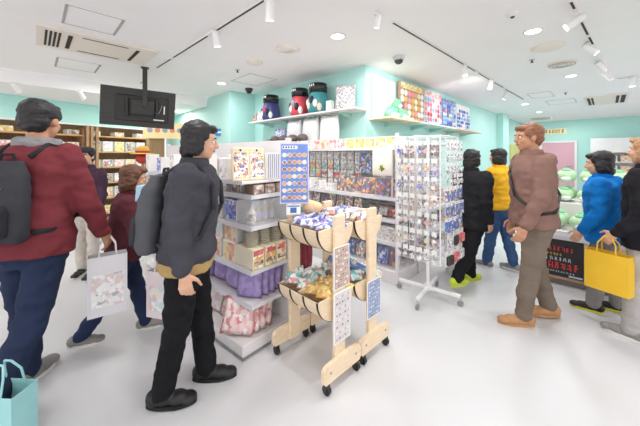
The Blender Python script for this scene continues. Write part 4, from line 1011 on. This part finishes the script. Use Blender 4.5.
def organic(name, bm, voxel, mats, parent, smooth=3, wr=0.0, wf=9.0, seed=0.0, flat=None):
    bmesh.ops.recalc_face_normals(bm, faces=bm.faces)
    me = bpy.data.meshes.new('tmp'); bm.to_mesh(me); bm.free()
    o = bpy.data.objects.new('tmp', me); COL.objects.link(o)
    m = o.modifiers.new('r', 'REMESH'); m.mode = 'VOXEL'; m.voxel_size = voxel
    s = o.modifiers.new('s', 'SMOOTH'); s.factor = 0.5; s.iterations = smooth
    dg = bpy.context.evaluated_depsgraph_get(); dg.update()
    out = bpy.data.meshes.new_from_object(o.evaluated_get(dg)); bpy.data.objects.remove(o); bpy.data.meshes.remove(me)
    if wr > 0:
        nrm = [v.normal.copy() for v in out.vertices]
        for v, n in zip(out.vertices, nrm):
            c = v.co
            f = noise.noise(Vector((c.x*wf+seed, c.y*wf, c.z*wf*1.8))) + 0.5*noise.noise(Vector((c.x*wf*2.3, c.y*wf*2.3+seed, c.z*wf*3.6)))
            v.co = c+n*wr*f
    if flat is not None:
        for v in out.vertices:
            if v.co.z < flat: v.co.z = flat
    out.polygons.foreach_set('use_smooth', [True]*len(out.polygons)); out.name = name
    out.materials.clear()
    for m in (mats if isinstance(mats, (list, tuple)) else [mats]): out.materials.append(m)
    return put(name, out, parent)

def fabric(name, c, bump=0.12, rough=0.85): return mat('cloth_'+name, c, rough, var=0.1, scale=5, bump=bump, bscale=140, spec=0.2)

def person(label, loc, face, H, skin, hair, top, legs, shoe, sole, legsw, kneeb, armsw, armbend, armab=(0.12, 0.12), lean=0.0,
           head=(0, 0), hairstyle='short', hem=0.47, bulk=1.0, collar=True, seed=1.0, scarf=None, heel=(0, 0), shirt=None, kid=1.0, strap=None, hood=False):
    t = thing('person', label, 'person', loc, math.radians(face)-PI/2)
    hz = 0.505*H
    thigh, shin, ank = 0.235*H, 0.235*H, 0.04*H
    # legs
    J = []
    for s, a, k in ((-1, legsw[0], kneeb[0]), (1, legsw[1], kneeb[1])):
        hp = Vector((s*0.05*H, 0, 0)); kn = hp+Vector((s*0.003*H, thigh*math.sin(a), -thigh*math.cos(a)))
        an = kn+Vector((0, shin*math.sin(a-k), -shin*math.cos(a-k))); J.append([hp, kn, an])
    low = min(j[2].z-heel_*0.0 for j, heel_ in zip(J, heel)); dz = ank-low
    for j in J:
        for v in j: v.z += dz
    hz = dz
    LM = Matrix.Translation((0, 0, hz)) @ Matrix.Rotation(-lean, 4, 'X')
    def T(x, y, z): return LM @ Vector((x*H, y*H, (z-0.505)*H))
    ax = Vector((1, 0, 0)); ay = (LM.to_3x3() @ Vector((0, 1, 0)))
    az = (LM.to_3x3() @ Vector((0, 0, 1)))
    # arms
    A = []
    for s, sw, e, ab in ((-1, armsw[0], armbend[0], armab[0]), (1, armsw[1], armbend[1], armab[1])):
        sh = T(s*0.097*bulk, 0, 0.806)
        def dirv(an, b): return Vector((s*math.sin(b), math.sin(an)*math.cos(b), -math.cos(an)*math.cos(b)))
        el = sh+dirv(sw-lean*0.3, ab)*0.172*H; fd = dirv(sw+e-lean*0.3, ab*0.4 if e < 1.2 else -0.25); wr = el+fd*0.15*H
        A.append([sh, el, wr, fd])
    hc = T(0, 0.012, 0.93); yaw, pit = head
    HM = Matrix.Translation(hc) @ Matrix.Rotation(yaw, 4, 'Z') @ Matrix.Rotation(-(lean*0.5+pit), 4, 'X')
    HS = H*kid; R3 = HM.to_3x3()
    def hp_(x, y, z): return HM @ Vector((x*HS, y*HS, z*HS))
    def hr(r): return (r[0]*HS, r[1]*HS, r[2]*HS)
    # ---- body: head, neck, trunk, arms, hands and legs in one surface
    bm = bmesh.new()
    ellipsoid(bm, hp_(0, -0.008, 0.014), hr((0.046, 0.056, 0.053)), R3); ellipsoid(bm, hp_(0, 0.012, -0.026), hr((0.037, 0.040, 0.040)), R3)
    ellipsoid(bm, hp_(0, 0.030, -0.052), hr((0.018, 0.016, 0.013)), R3); ellipsoid(bm, hp_(0, 0.040, 0.014), hr((0.032, 0.010, 0.008)), R3)
    capsule(bm, hp_(0, 0.048, 0.008), hp_(0, 0.059, -0.013), 0.0055*HS, 0.0085*HS)
    for s in (-1, 1):
        ellipsoid(bm, hp_(s*0.047, -0.004, -0.004), hr((0.006, 0.012, 0.019)), R3); ellipsoid(bm, hp_(s*0.022, 0.034, -0.016), hr((0.014, 0.014, 0.014)), R3)
    capsule(bm, T(0, -0.004, 0.83), hp_(0, -0.014, -0.03), 0.033*H, 0.03*H)
    loft_el(bm, [(T(0, 0, z), ax*rx*H, ay*ry*H) for z, rx, ry in ((0.48, 0.07, 0.05), (0.55, 0.078, 0.055), (0.63, 0.07, 0.05), (0.72, 0.085, 0.056), (0.79, 0.09, 0.05), (0.83, 0.05, 0.035), (0.845, 0.03, 0.03))])
    for sh, el, wr, fd in A:
        capsule(bm, sh, el, 0.031*H, 0.024*H); capsule(bm, el, wr, 0.024*H, 0.0165*H)
        side = Vector((1 if sh.x < 0 else -1, 0, 0))      # palms face the body
        spread = fd.cross(side).normalized()
        if spread.y < 0: spread = -spread
        n = side; hl = 0.105*H
        capsule(bm, wr-fd*0.01*H, wr+fd*hl*0.2, 0.0165*H, 0.017*H)
        for q in (-0.6, -0.2, 0.2, 0.6): capsule(bm, wr+spread*q*0.012*H+fd*0.01*H, wr+spread*q*0.026*H+fd*hl*0.46, 0.0095*H, 0.0085*H, 8)
        for q, ln in ((-0.95, 0.40), (-0.33, 0.48), (0.33, 0.52), (0.95, 0.46)):
            b0 = wr+spread*q*0.019*H+fd*hl*0.44; d1 = (fd+n*0.35).normalized(); d2 = (fd+n*1.1).normalized(); d3 = (fd*0.6+n*1.3).normalized()
            b1 = b0+d1*hl*ln*0.42; b2 = b1+d2*hl*ln*0.34; b3 = b2+d3*hl*ln*0.24
            capsule(bm, b0, b1, 0.0058*H, 0.0054*H, 8); capsule(bm, b1, b2, 0.0054*H, 0.005*H, 8); capsule(bm, b2, b3, 0.005*H, 0.0045*H, 8)
        tb = wr+spread*0.014*H+fd*hl*0.12; d1 = (fd*0.7+spread*0.8+n*0.3).normalized(); d2 = (fd+spread*0.25+n*0.6).normalized()
        capsule(bm, tb, tb+d1*hl*0.3, 0.0085*H, 0.007*H, 8); capsule(bm, tb+d1*hl*0.3, tb+d1*hl*0.3+d2*hl*0.27, 0.0065*H, 0.0052*H, 8)
    for j in J:
        capsule(bm, j[0], j[1], 0.045*H, 0.032*H); capsule(bm, j[1], j[2]+Vector((0, 0, 0.0)), 0.031*H, 0.022*H)
    organic('body', bm, 0.0075, skin, t, 2)
    # face
    for s in (-1, 1):
        e = G().ell((0, 0, 0), hr((0.0085, 0.005, 0.006)), 0, u=12, v=8).build('eye', WHP, t, True); e.matrix_basis = Matrix.Translation(hp_(s*0.0175, 0.0445, 0.002)) @ R3.to_4x4()
        G().ell((0, 0.0042*HS, 0), hr((0.0042, 0.002, 0.0045)), 0, u=10, v=6).build('iris', mat('iris_brown', '#2a1a14', 0.2), e, True)
        b_ = G().ell((0, 0, 0), hr((0.0125, 0.004, 0.0028)), 0, u=12, v=6).build('eyebrow', hair, t, True); b_.matrix_basis = Matrix.Translation(hp_(s*0.0185, 0.0475, 0.0165)) @ R3.to_4x4()
    m_ = G().ell((0, 0, 0), hr((0.014, 0.005, 0.005)), 0, u=14, v=8).build('mouth', mat('lips', '#b06a62', 0.5), t, True); m_.matrix_basis = Matrix.Translation(hp_(0, 0.0495, -0.031)) @ R3.to_4x4()
    # ---- hair
    if hairstyle:
        bm = bmesh.new()
        ellipsoid(bm, hp_(0, -0.017, 0.026), hr((0.052, 0.060, 0.050)), R3)
        ellipsoid(bm, hp_(0, -0.034, -0.004), hr((0.047, 0.036, 0.045)), R3)
        ellipsoid(bm, hp_(0, 0.030, 0.049), hr((0.036, 0.022, 0.016)), R3)
        for s in (-1, 1): ellipsoid(bm, hp_(s*0.041, -0.004, 0.022), hr((0.012, 0.034, 0.030)), R3)
        if hairstyle in ('bob', 'long'):
            d = 0.03 if hairstyle == 'bob' else 0.07
            for q in (0.0, 0.5, 1.0): ellipsoid(bm, hp_(0, -0.036, -0.01-d*q), hr((0.05, 0.032, 0.04)), R3)
            for s in (-1, 1):
                for q in (0, 1): ellipsoid(bm, hp_(s*0.046, -0.012, -0.012-d*0.6*q), hr((0.014, 0.03, 0.03)), R3)
        organic('hair', bm, 0.006, hair, t, 1, wr=0.006, wf=28, seed=seed)
    # ---- top
    bm = bmesh.new(); b = bulk
    hemz = hem
    ringz = [(hemz, 0.108, 0.082), (hemz+0.012, 0.112, 0.085), (0.56, 0.106, 0.082), (0.64, 0.102, 0.078), (0.71, 0.110, 0.080), (0.765, 0.117, 0.079), (0.80, 0.112, 0.070), (0.825, 0.082, 0.058), (0.842, 0.052, 0.048)]
    loft_el(bm, [(T(0, -0.002, z), ax*rx*H*b, ay*ry*H*b) for z, rx, ry in ringz])
    for sh, el, wr, fd in A:
        capsule(bm, sh+Vector((0, 0, -0.004*H)), el, 0.0415*H*b, 0.036*H*b); capsule(bm, el, wr-fd*0.012*H, 0.036*H*b, 0.027*H*b)
    if hood:
        ellipsoid(bm, T(0, -0.065, 0.81), (0.075*H, 0.035*H, 0.04*H))
    tp = organic('jacket', bm, 0.0115, top, t, 2, wr=0.014, wf=8, seed=seed)
    if collar:
        g = bmesh.new()
        loft_el(g, [(T(0, -0.004, z), ax*r*H, ay*r*0.98*H) for z, r in ((0.828, 0.056), (0.845, 0.052), (0.868, 0.047))])
        organic('collar', g, 0.008, top, t, 2, wr=0.004, wf=18, seed=seed)
    if shirt is not None:
        g = bmesh.new(); loft_el(g, [(T(0, -0.002, z), ax*rx*H*b, ay*ry*H*b) for z, rx, ry in ((hemz-0.035, 0.106, 0.08), (hemz-0.02, 0.106, 0.081), (hemz+0.03, 0.102, 0.078))])
        organic('shirt_hem', g, 0.009, shirt, t, 2, wr=0.006, wf=12, seed=seed)
    if scarf is not None:
        g = bmesh.new(); loft_el(g, [(T(0, 0.004, z), ax*r*H, ay*r*H) for z, r in ((0.825, 0.062), (0.845, 0.066), (0.868, 0.058))])
        organic('scarf', g, 0.008, scarf, t, 2, wr=0.008, wf=20, seed=seed)
    if strap is not None:
        s = strap; g = G()
        P = [T(s*0.075, -0.06*b-0.01, 0.78), T(s*0.07, -0.03, 0.832), T(s*0.06, 0.03, 0.83), T(s*0.02, 0.084*b, 0.75), T(-s*0.05, 0.09*b, 0.64), T(-s*0.108*b, 0.03, 0.56), T(-s*0.105*b, -0.04, 0.57), T(-s*0.04, -0.092*b, 0.64), T(s*0.05, -0.088*b, 0.75), T(s*0.075, -0.06*b-0.01, 0.78)]
        g.tube(P, 0.011, 8); g.build('shoulder_strap', BLACK, t, True)
    # ---- trousers
    bm = bmesh.new()
    hip0 = LM @ Vector((0, 0, 0)); up = hip0.z
    loft_el(bm, [(Vector((0, -0.004*H, up+z*H)), ax*rx*H*(0.5+b/2), Vector((0, 1, 0))*ry*H*(0.5+b/2)) for z, rx, ry in ((-0.07, 0.07, 0.055), (-0.035, 0.096, 0.073), (0.0, 0.100, 0.077), (0.05, 0.094, 0.070))])
    for j in J:
        d = (j[2]-j[1]).normalized()
        capsule(bm, j[0]+Vector((0, 0, -0.02*H)), j[1], 0.057*H*(0.4+0.6*b), 0.042*H*(0.4+0.6*b)); capsule(bm, j[1], j[2]-d*0.012*H, 0.042*H*(0.4+0.6*b), 0.035*H*(0.4+0.6*b))
    organic('trousers', bm, 0.0115, legs, t, 2, wr=0.011, wf=9, seed=seed+4)
    # ---- shoes
    for j, hl in zip(J, heel):
        an = j[2]; FM = Matrix.Translation((an.x, an.y, 0)) @ (Matrix.Translation((0, 0.09*H, 0)) @ Matrix.Rotation(-hl, 4, 'X') @ Matrix.Translation((0, -0.09*H, 0)))
        lift = an.z-ank
        if hl == 0: FM = Matrix.Translation((0, 0, max(0, lift))) @ FM
        bm = bmesh.new()
        for y, rx, ry, rz, z in ((-0.025, 0.026, 0.03, 0.03, 0.03), (0.01, 0.028, 0.035, 0.032, 0.028), (0.05, 0.03, 0.036, 0.022, 0.022), (0.085, 0.029, 0.03, 0.017, 0.018)):
            ellipsoid(bm, FM @ Vector((0, y*H, z*H)), (rx*H, ry*H, rz*H), FM.to_3x3())
        sh_ = organic('shoe', bm, 0.0065, shoe, t, 2, flat=0.006 if hl == 0 else None)
        pts = []
        for i in range(26):
            a = 2*PI*i/26; y = 0.03+0.084*math.sin(a); w = (0.030 if math.sin(a) > 0 else 0.027)*math.cos(a)*(1-0.15*math.sin(a)**2)
            pts.append(FM @ Vector((w*H*1.05, y*H*1.0, 0.0008)))
        G().prism(pts, FM.to_3x3() @ Vector((0, 0, 0.012*H))).build('sole', sole, sh_)
    return t, T, A, J

SKN = mat('skin_light', '#d9a98c', 0.55, var=0.05, scale=8); SKN2 = mat('skin_tan', '#c08d6d', 0.55, var=0.05, scale=8)
HBLK = mat('hair_black', '#1d1a1b', 0.55, var=0.25, scale=40); HBRN = mat('hair_brown', '#6b4632', 0.6, var=0.25, scale=40); HRED = mat('hair_chestnut', '#8a5a40', 0.6, var=0.25, scale=40); HBEI = mat('hair_sandy', '#b58a66', 0.6, var=0.2, scale=40)
LEA = mat('shoe_black', '#1a191a', 0.5); WSOL = mat('sole_white', '#e6e4e0', 0.6); TANS = mat('shoe_tan', '#b98a5e', 0.6, var=0.1); YSOL = mat('sole_yellow', '#d9d43a', 0.5); GSH = mat('shoe_grey', '#8f8b88', 0.6); NEON = mat('shoe_neon', '#c5d63a', 0.5)

# man at the left edge, walking to the right with a backpack
p1, T1, A1, J1 = person('man in burgundy jacket and navy jeans striding past the left edge, charcoal backpack on', (0.0, 2.44, 0), 48, 1.75, SKN2, HBLK, fabric('burgundy', '#77343a'), fabric('navy_denim', '#26304a'), GSH, WSOL,
       (0.12, -0.26), (0.05, 0.32), (-0.12, 0.22), (0.35, 0.3), (0.2, 0.2), lean=0.05, head=(0.1, 0.05), bulk=1.08, seed=2.0, scarf=fabric('grey_scarf', '#8d8a8c'), heel=(0, 0.5))
# shopper in dark clothes walking right
p2, T2, A2, J2 = person('shopper in dark grey jacket and black trousers walking right, grey backpack on, black hair', (0.66, 1.78, 0), -36, 1.62, SKN, HBLK, fabric('charcoal', '#44444b'), fabric('black', '#17171a'), LEA, mat('sole_black', '#101010', 0.7),
       (0.13, -0.1), (0.03, 0.1), (-0.1, -0.1), (0.12, 0.25), (0.1, 0.08), lean=0.08, head=(0.15, 0.12), hairstyle='bob', bulk=1.12, hem=0.5, seed=5.0, shirt=fabric('khaki', '#b09563'), heel=(0, 0))
# child in maroon
p3, T3, A3, J3 = person('child in maroon jacket and navy jeans behind the man in burgundy, brown hair', (0.50, 2.66, 0), -20, 1.34, SKN, HBRN, fabric('maroon', '#5f3138'), fabric('navy_jean_two', '#2a3552'), GSH, WSOL,
       (0.25, -0.25), (0.05, 0.35), (-0.2, 0.3), (0.3, 0.5), (0.15, 0.2), lean=0.1, head=(0.0, 0.1), hairstyle='bob', bulk=1.1, seed=7.0, heel=(0, 0), kid=1.12)
# shopper with cap, facing the camera at the bay
p4, T4, A4, J4 = person('person in dark cap and plum jacket standing at the wooden bay, pale trousers', (0.45, 4.34, 0), -125, 1.5, SKN, HBLK, fabric('plum', '#4b3546'), fabric('stone', '#cfc6bd'), LEA, WSOL,
       (0.05, -0.05), (0.0, 0.05), (0.1, 0.1), (0.4, 0.3), seed=9.0, hairstyle='short')
# tall man in brown, walking left
p5, T5, A5, J5 = person('tall man in dusty brown jacket and taupe trousers, tan shoes, black shoulder strap', (3.04, 0.45, 0), 124, 1.69, SKN2, HRED, fabric('dusty_brown', '#8a6a60'), fabric('taupe', '#7c6f63'), TANS, TANS,
       (0.16, -0.16), (0.02, 0.1), (0.12, -0.05), (0.35, 0.3), (0.1, 0.1), lean=0.03, head=(0.05, 0.05), bulk=1.12, hem=0.487, seed=11.0, strap=1, hood=True, heel=(0, 0))
# child in blue jacket
p6, T6, A6, J6 = person('person in bright blue jacket and grey trousers standing at the green plush table', (3.68, 0.02, 0), 88, 1.44, SKN, HBLK, fabric('bright_blue', '#1479cc'), fabric('mid_grey', '#8f8b89'), LEA, YSOL,
       (0.1, -0.1), (0.0, 0.06), (0.05, 0.0), (0.5, 0.4), (0.15, 0.15), lean=0.03, head=(0.0, 0.1), hairstyle='bob', bulk=1.2, hem=0.445, seed=13.0, kid=1.08, hood=True)
# person cut by the right edge
p7, T7, A7, J7 = person('person with sandy hair and black coat at the right edge of the view', (3.32, -0.225, 0), 70, 1.56, SKN, HBEI, fabric('black_coat', '#222126'), fabric('pale_grey', '#b9b4b2'), GSH, WSOL,
       (0.1, -0.1), (0.0, 0.05), (-0.15, -0.1), (0.85, 0.2), (0.1, 0.1), hairstyle='bob', bulk=1.1, seed=15.0, hem=0.45)
# yellow jacket and black coat in the aisle
p8, T8, A8, J8 = person('person in yellow jacket and blue jeans in the aisle past the spinner', (4.13, 0.96, 0), 75, 1.5, SKN, HBLK, fabric('yellow', '#eab02c'), fabric('blue_denim', '#3f5c86'), GSH, WSOL,
       (0.15, -0.15), (0.0, 0.1), (0.2, 0.1), (0.5, 0.4), hairstyle='bob', bulk=1.12, seed=17.0, hem=0.5)
p9, T9, A9, J9 = person('person in black coat and black trousers beside the wire spinner, neon yellow shoes', (3.40, 1.05, 0), -20, 1.48, SKN, HBLK, fabric('black_parka', '#242428'), fabric('black_two', '#1c1c20'), NEON, NEON,
       (0.15, -0.38), (0.05, 0.25), (0.2, -0.2), (0.4, 0.4), hairstyle='bob', bulk=1.18, seed=19.0, hem=0.42)

# cap on the shopper at the bay: clothing, so a child
cb = bmesh.new(); hcx = T4(0, 0.012, 0.93)
ellipsoid(cb, hcx+Vector((0, -0.012, 0.062)), (0.083, 0.095, 0.055)); 
organic('cap', cb, 0.006, mat('cap_dark', '#2c2730', 0.8), p4, 2, flat=hcx.z+0.042)
G().box(-0.065, 0.07, hcx.z+0.05, 0.065, 0.155, hcx.z+0.058, bev=0.003).build('cap_brim', mat('cap_dark', '#2c2730'), p4)

# backpacks
def backpack(label, person_t, T, H, m, m2, w=0.15, h=0.44, d=0.13, zc=0.66, back=0.085, patch=None):
    M = person_t.matrix_basis if False else Matrix.Translation(person_t.location) @ Matrix.Rotation(person_t.rotation_euler[2], 4, 'Z')
    base = T(0, -back, zc); up = (T(0, 0, 0.9)-T(0, 0, 0.6)).normalized(); lean = math.atan2(up.y, up.z)
    t = thing('backpack', label, 'backpack', M @ base, person_t.rotation_euler[2])
    L = Matrix.Rotation(-lean, 4, 'X')
    bm = bmesh.new()
    loft_el(bm, [(L @ Vector((0, y, z)), Vector((rx, 0, 0)), L.to_3x3() @ Vector((0, ry, 0))) for z, rx, ry, y in ((-h/2, w*0.9, d*0.35, -d*0.5), (-h/2+0.03, w, d*0.48, -d*0.5), (0, w*1.02, d*0.52, -d*0.52), (h*0.3, w*0.95, d*0.45, -d*0.48), (h/2, w*0.65, d*0.25, -d*0.35))], p=3.2)
    organic('main_bag', bm, 0.01, m, t, 3, wr=0.006, wf=10)
    bm = bmesh.new()
    loft_el(bm, [(L @ Vector((0, -d*1.0, z)), Vector((rx, 0, 0)), L.to_3x3() @ Vector((0, ry, 0))) for z, rx, ry in ((-h*0.42, w*0.7, 0.02), (-h*0.38, w*0.78, 0.035), (-h*0.1, w*0.78, 0.035), (-h*0.04, w*0.7, 0.02))], p=3.2)
    organic('front_pocket', bm, 0.009, m2, t, 2, wr=0.004, wf=12)
    G().tube([L @ Vector((-0.04, -d*0.2, h/2-0.01)), L @ Vector((-0.03, -d*0.2, h/2+0.035)), L @ Vector((0.03, -d*0.2, h/2+0.035)), L @ Vector((0.04, -d*0.2, h/2-0.01))], 0.008).build('grab_handle', m2, t)
    inv = t.matrix_basis.inverted() if False else (Matrix.Translation(t.location) @ Matrix.Rotation(t.rotation_euler[2], 4, 'Z')).inverted()
    for s in (-1, 1):
        P = [T(s*0.055, -back, 0.80), T(s*0.06, -0.03, 0.842), T(s*0.062, 0.03, 0.835), T(s*0.066, 0.083, 0.77), T(s*0.075, 0.092, 0.69), T(s*0.105, 0.06, 0.60), T(s*0.1, -0.05, 0.56), T(s*0.07, -back, 0.56)]
        P = [inv @ (M @ p) for p in P]
        G().tube(P, 0.014, 8).build('shoulder_strap', m2, t, True)
    G().tube([L @ Vector((-w*0.55, -d*1.06, h*0.16)), L @ Vector((0, -d*1.09, h*0.2)), L @ Vector((w*0.55, -d*1.06, h*0.16))], 0.004).build('zip', GREYM, t)
    if patch: G().box(-0.07, -d*1.02-0.03, 0.06, 0.05, -d*1.02+0.01, 0.15, bev=0.004, M=L).build('pocket_patch', patch, t)
    return t
backpack('charcoal backpack worn by the man in burgundy at the left edge', p1, T1, 1.75, fabric('pack_charcoal', '#3b3b40'), fabric('pack_charcoal_dark', '#2d2d31'))
backpack('grey backpack with pale blue patch, worn by the dark shopper walking right', p2, T2, 1.62, fabric('pack_grey', '#55565a'), fabric('pack_grey_dark', '#3a3a3e'), patch=mat('patch_blue', '#a9c9dd', 0.6))

# bags carried or standing
def paper_bag(label, loc, rz, w, h, d, m, m2=None, handle=True, name='shopping_bag'):
    t = thing(name, label, 'bag', loc, rz)
    g = bmesh.new(); o_ = [(-w/2, -d/2), (w/2, -d/2), (w/2, d/2), (-w/2, d/2)]
    gg = G(); th = 0.003
    gg.box(-w/2, -d/2, 0, w/2, d/2, th)
    for x0, y0, x1, y1 in ((-w/2, -d/2, w/2, -d/2+th), (-w/2, d/2-th, w/2, d/2), (-w/2, -d/2+th, -w/2+th, d/2-th), (w/2-th, -d/2+th, w/2, d/2-th)): gg.box(x0, y0, th, x1, y1, h)
    g.free(); gg.build('bag_body', m, t)
    if m2: G().box(-w*0.4, -d/2-0.001, h*0.15, w*0.4, -d/2, h*0.7).build('bag_print', m2, t)
    if handle:
        for y in (-d/2+0.004, d/2-0.004): G().tube([(-w*0.22, y, h-0.02), (-w*0.2, y*0.7, h+0.07), (-w*0.08, y*0.3, h+0.12), (w*0.08, y*0.3, h+0.12), (w*0.2, y*0.7, h+0.07), (w*0.22, y, h-0.02)], 0.005).build('handle', m, t)
    return t
def hand_world(pt, A, i):
    M = Matrix.Translation(pt.location) @ Matrix.Rotation(pt.rotation_euler[2], 4, 'Z'); sh, el, wr, fd = A[i]
    return M @ (wr+fd*0.07)
w1 = hand_world(p1, A1, 1)
paper_bag('tall white paper shopping bag hanging from the hand of the man in burgundy', (w1.x, w1.y, w1.z-0.5), math.radians(-8), 0.22, 0.40, 0.1, mat('bag_white', '#e9e6ea', 0.7, var=0.03), A_WHITE)
w3 = hand_world(p3, A3, 1)
paper_bag('pastel printed shopping bag held by the child in maroon', (w3.x+0.0, w3.y-0.02, w3.z-0.44), math.radians(-60), 0.24, 0.34, 0.1, mat('bag_pastel', '#efe2e4', 0.7, var=0.04), A_PASTEL)
paper_bag('pale teal shopping bag standing on the floor at the lower left corner', (-0.1, 2.07, 0), math.radians(-48), 0.22, 0.29, 0.12, mat('bag_teal', '#9fd6d6', 0.6, var=0.05), None)
w7 = hand_world(p7, A7, 0)
paper_bag('bright yellow shopping bag carried at the right edge beside the black coat', (w7.x, w7.y, w7.z-0.405), math.radians(70), 0.26, 0.30, 0.1, mat('bag_yellow', '#efbf2a', 0.6, var=0.04), None)
# ------------------------------------------------------------------ light: lamps at the downlights, added overhead fill grid, world fill through unbuilt sides
def area(x, y, z, size, power, col=(1, 0.985, 0.975)):
    l = bpy.data.lights.new('downlight_and_fill', 'AREA'); l.shape = 'DISK'; l.size = size; l.energy = power; l.color = col
    o = bpy.data.objects.new('downlight_and_fill', l); COL.objects.link(o); o.location = (x, y, z)
    return o
for p in DLP: area(p.x, p.y, p.z-0.02, 0.2, 9)
for x, y in ((-0.6, 0.6), (1.2, -0.8), (0.6, 2.0), (2.3, 0.8), (2.2, 3.6), (-0.5, 4.2), (1.0, 5.6), (4.6, -0.6), (4.8, 1.2), (7.2, 0.6), (7.2, -2.0), (10.0, 0.4), (10.5, -2.6), (3.0, -2.6), (12.8, 0.8)):
    area(x, y, CEIL-0.03, 0.5, 8.5)  # added fill grid with no fittings, partly out of view
for x, y in ((-1.0, 7.3), (1.2, 7.3), (2.3, 7.8)): area(x, y-0.4, LOW-0.03, 0.4, 7, (1, 0.95, 0.86))  # warm area lights over the bay, without fittings of their own
w = bpy.data.worlds.new('world'); scn.world = w; w.use_nodes = True
w.node_tree.nodes['Background'].inputs['Color'].default_value = (0.985, 0.99, 1.0, 1)
w.node_tree.nodes['Background'].inputs['Strength'].default_value = 1.25
scn.view_settings.view_transform = 'Standard'
scn.view_settings.look = 'None'
scn.view_settings.exposure = 0.52

# track spotlight beams on the capsule boards, two more on shelving and carts
def beam(p, target, power, angle=50):
    l = bpy.data.lights.new('spot_beam', 'SPOT'); l.energy = power; l.spot_size = math.radians(angle); l.spot_blend = 0.7; l.shadow_soft_size = 0.05; l.color = (1, 0.98, 0.95)
    o = bpy.data.objects.new('spot_beam', l); COL.objects.link(o); o.location = p
    o.rotation_euler = (Vector(target)-Vector(p)).to_track_quat('-Z', 'Y').to_euler()
beam((2.9, 1.5, 2.45), (3.75, 2.43, 2.25), 60, 55)
beam((2.2, 1.6, 2.5), (3.1, 2.6, 1.2), 30, 70)  # added to lighten the shaded wall shelving
beam((4.6, 1.2, 2.45), (6.4, 2.43, 2.3), 45, 60)
beam((1.2, 0.9, 2.5), (1.4, 1.6, 0.6), 25, 55)  # aimed at the carts, no spotlight fitting above it
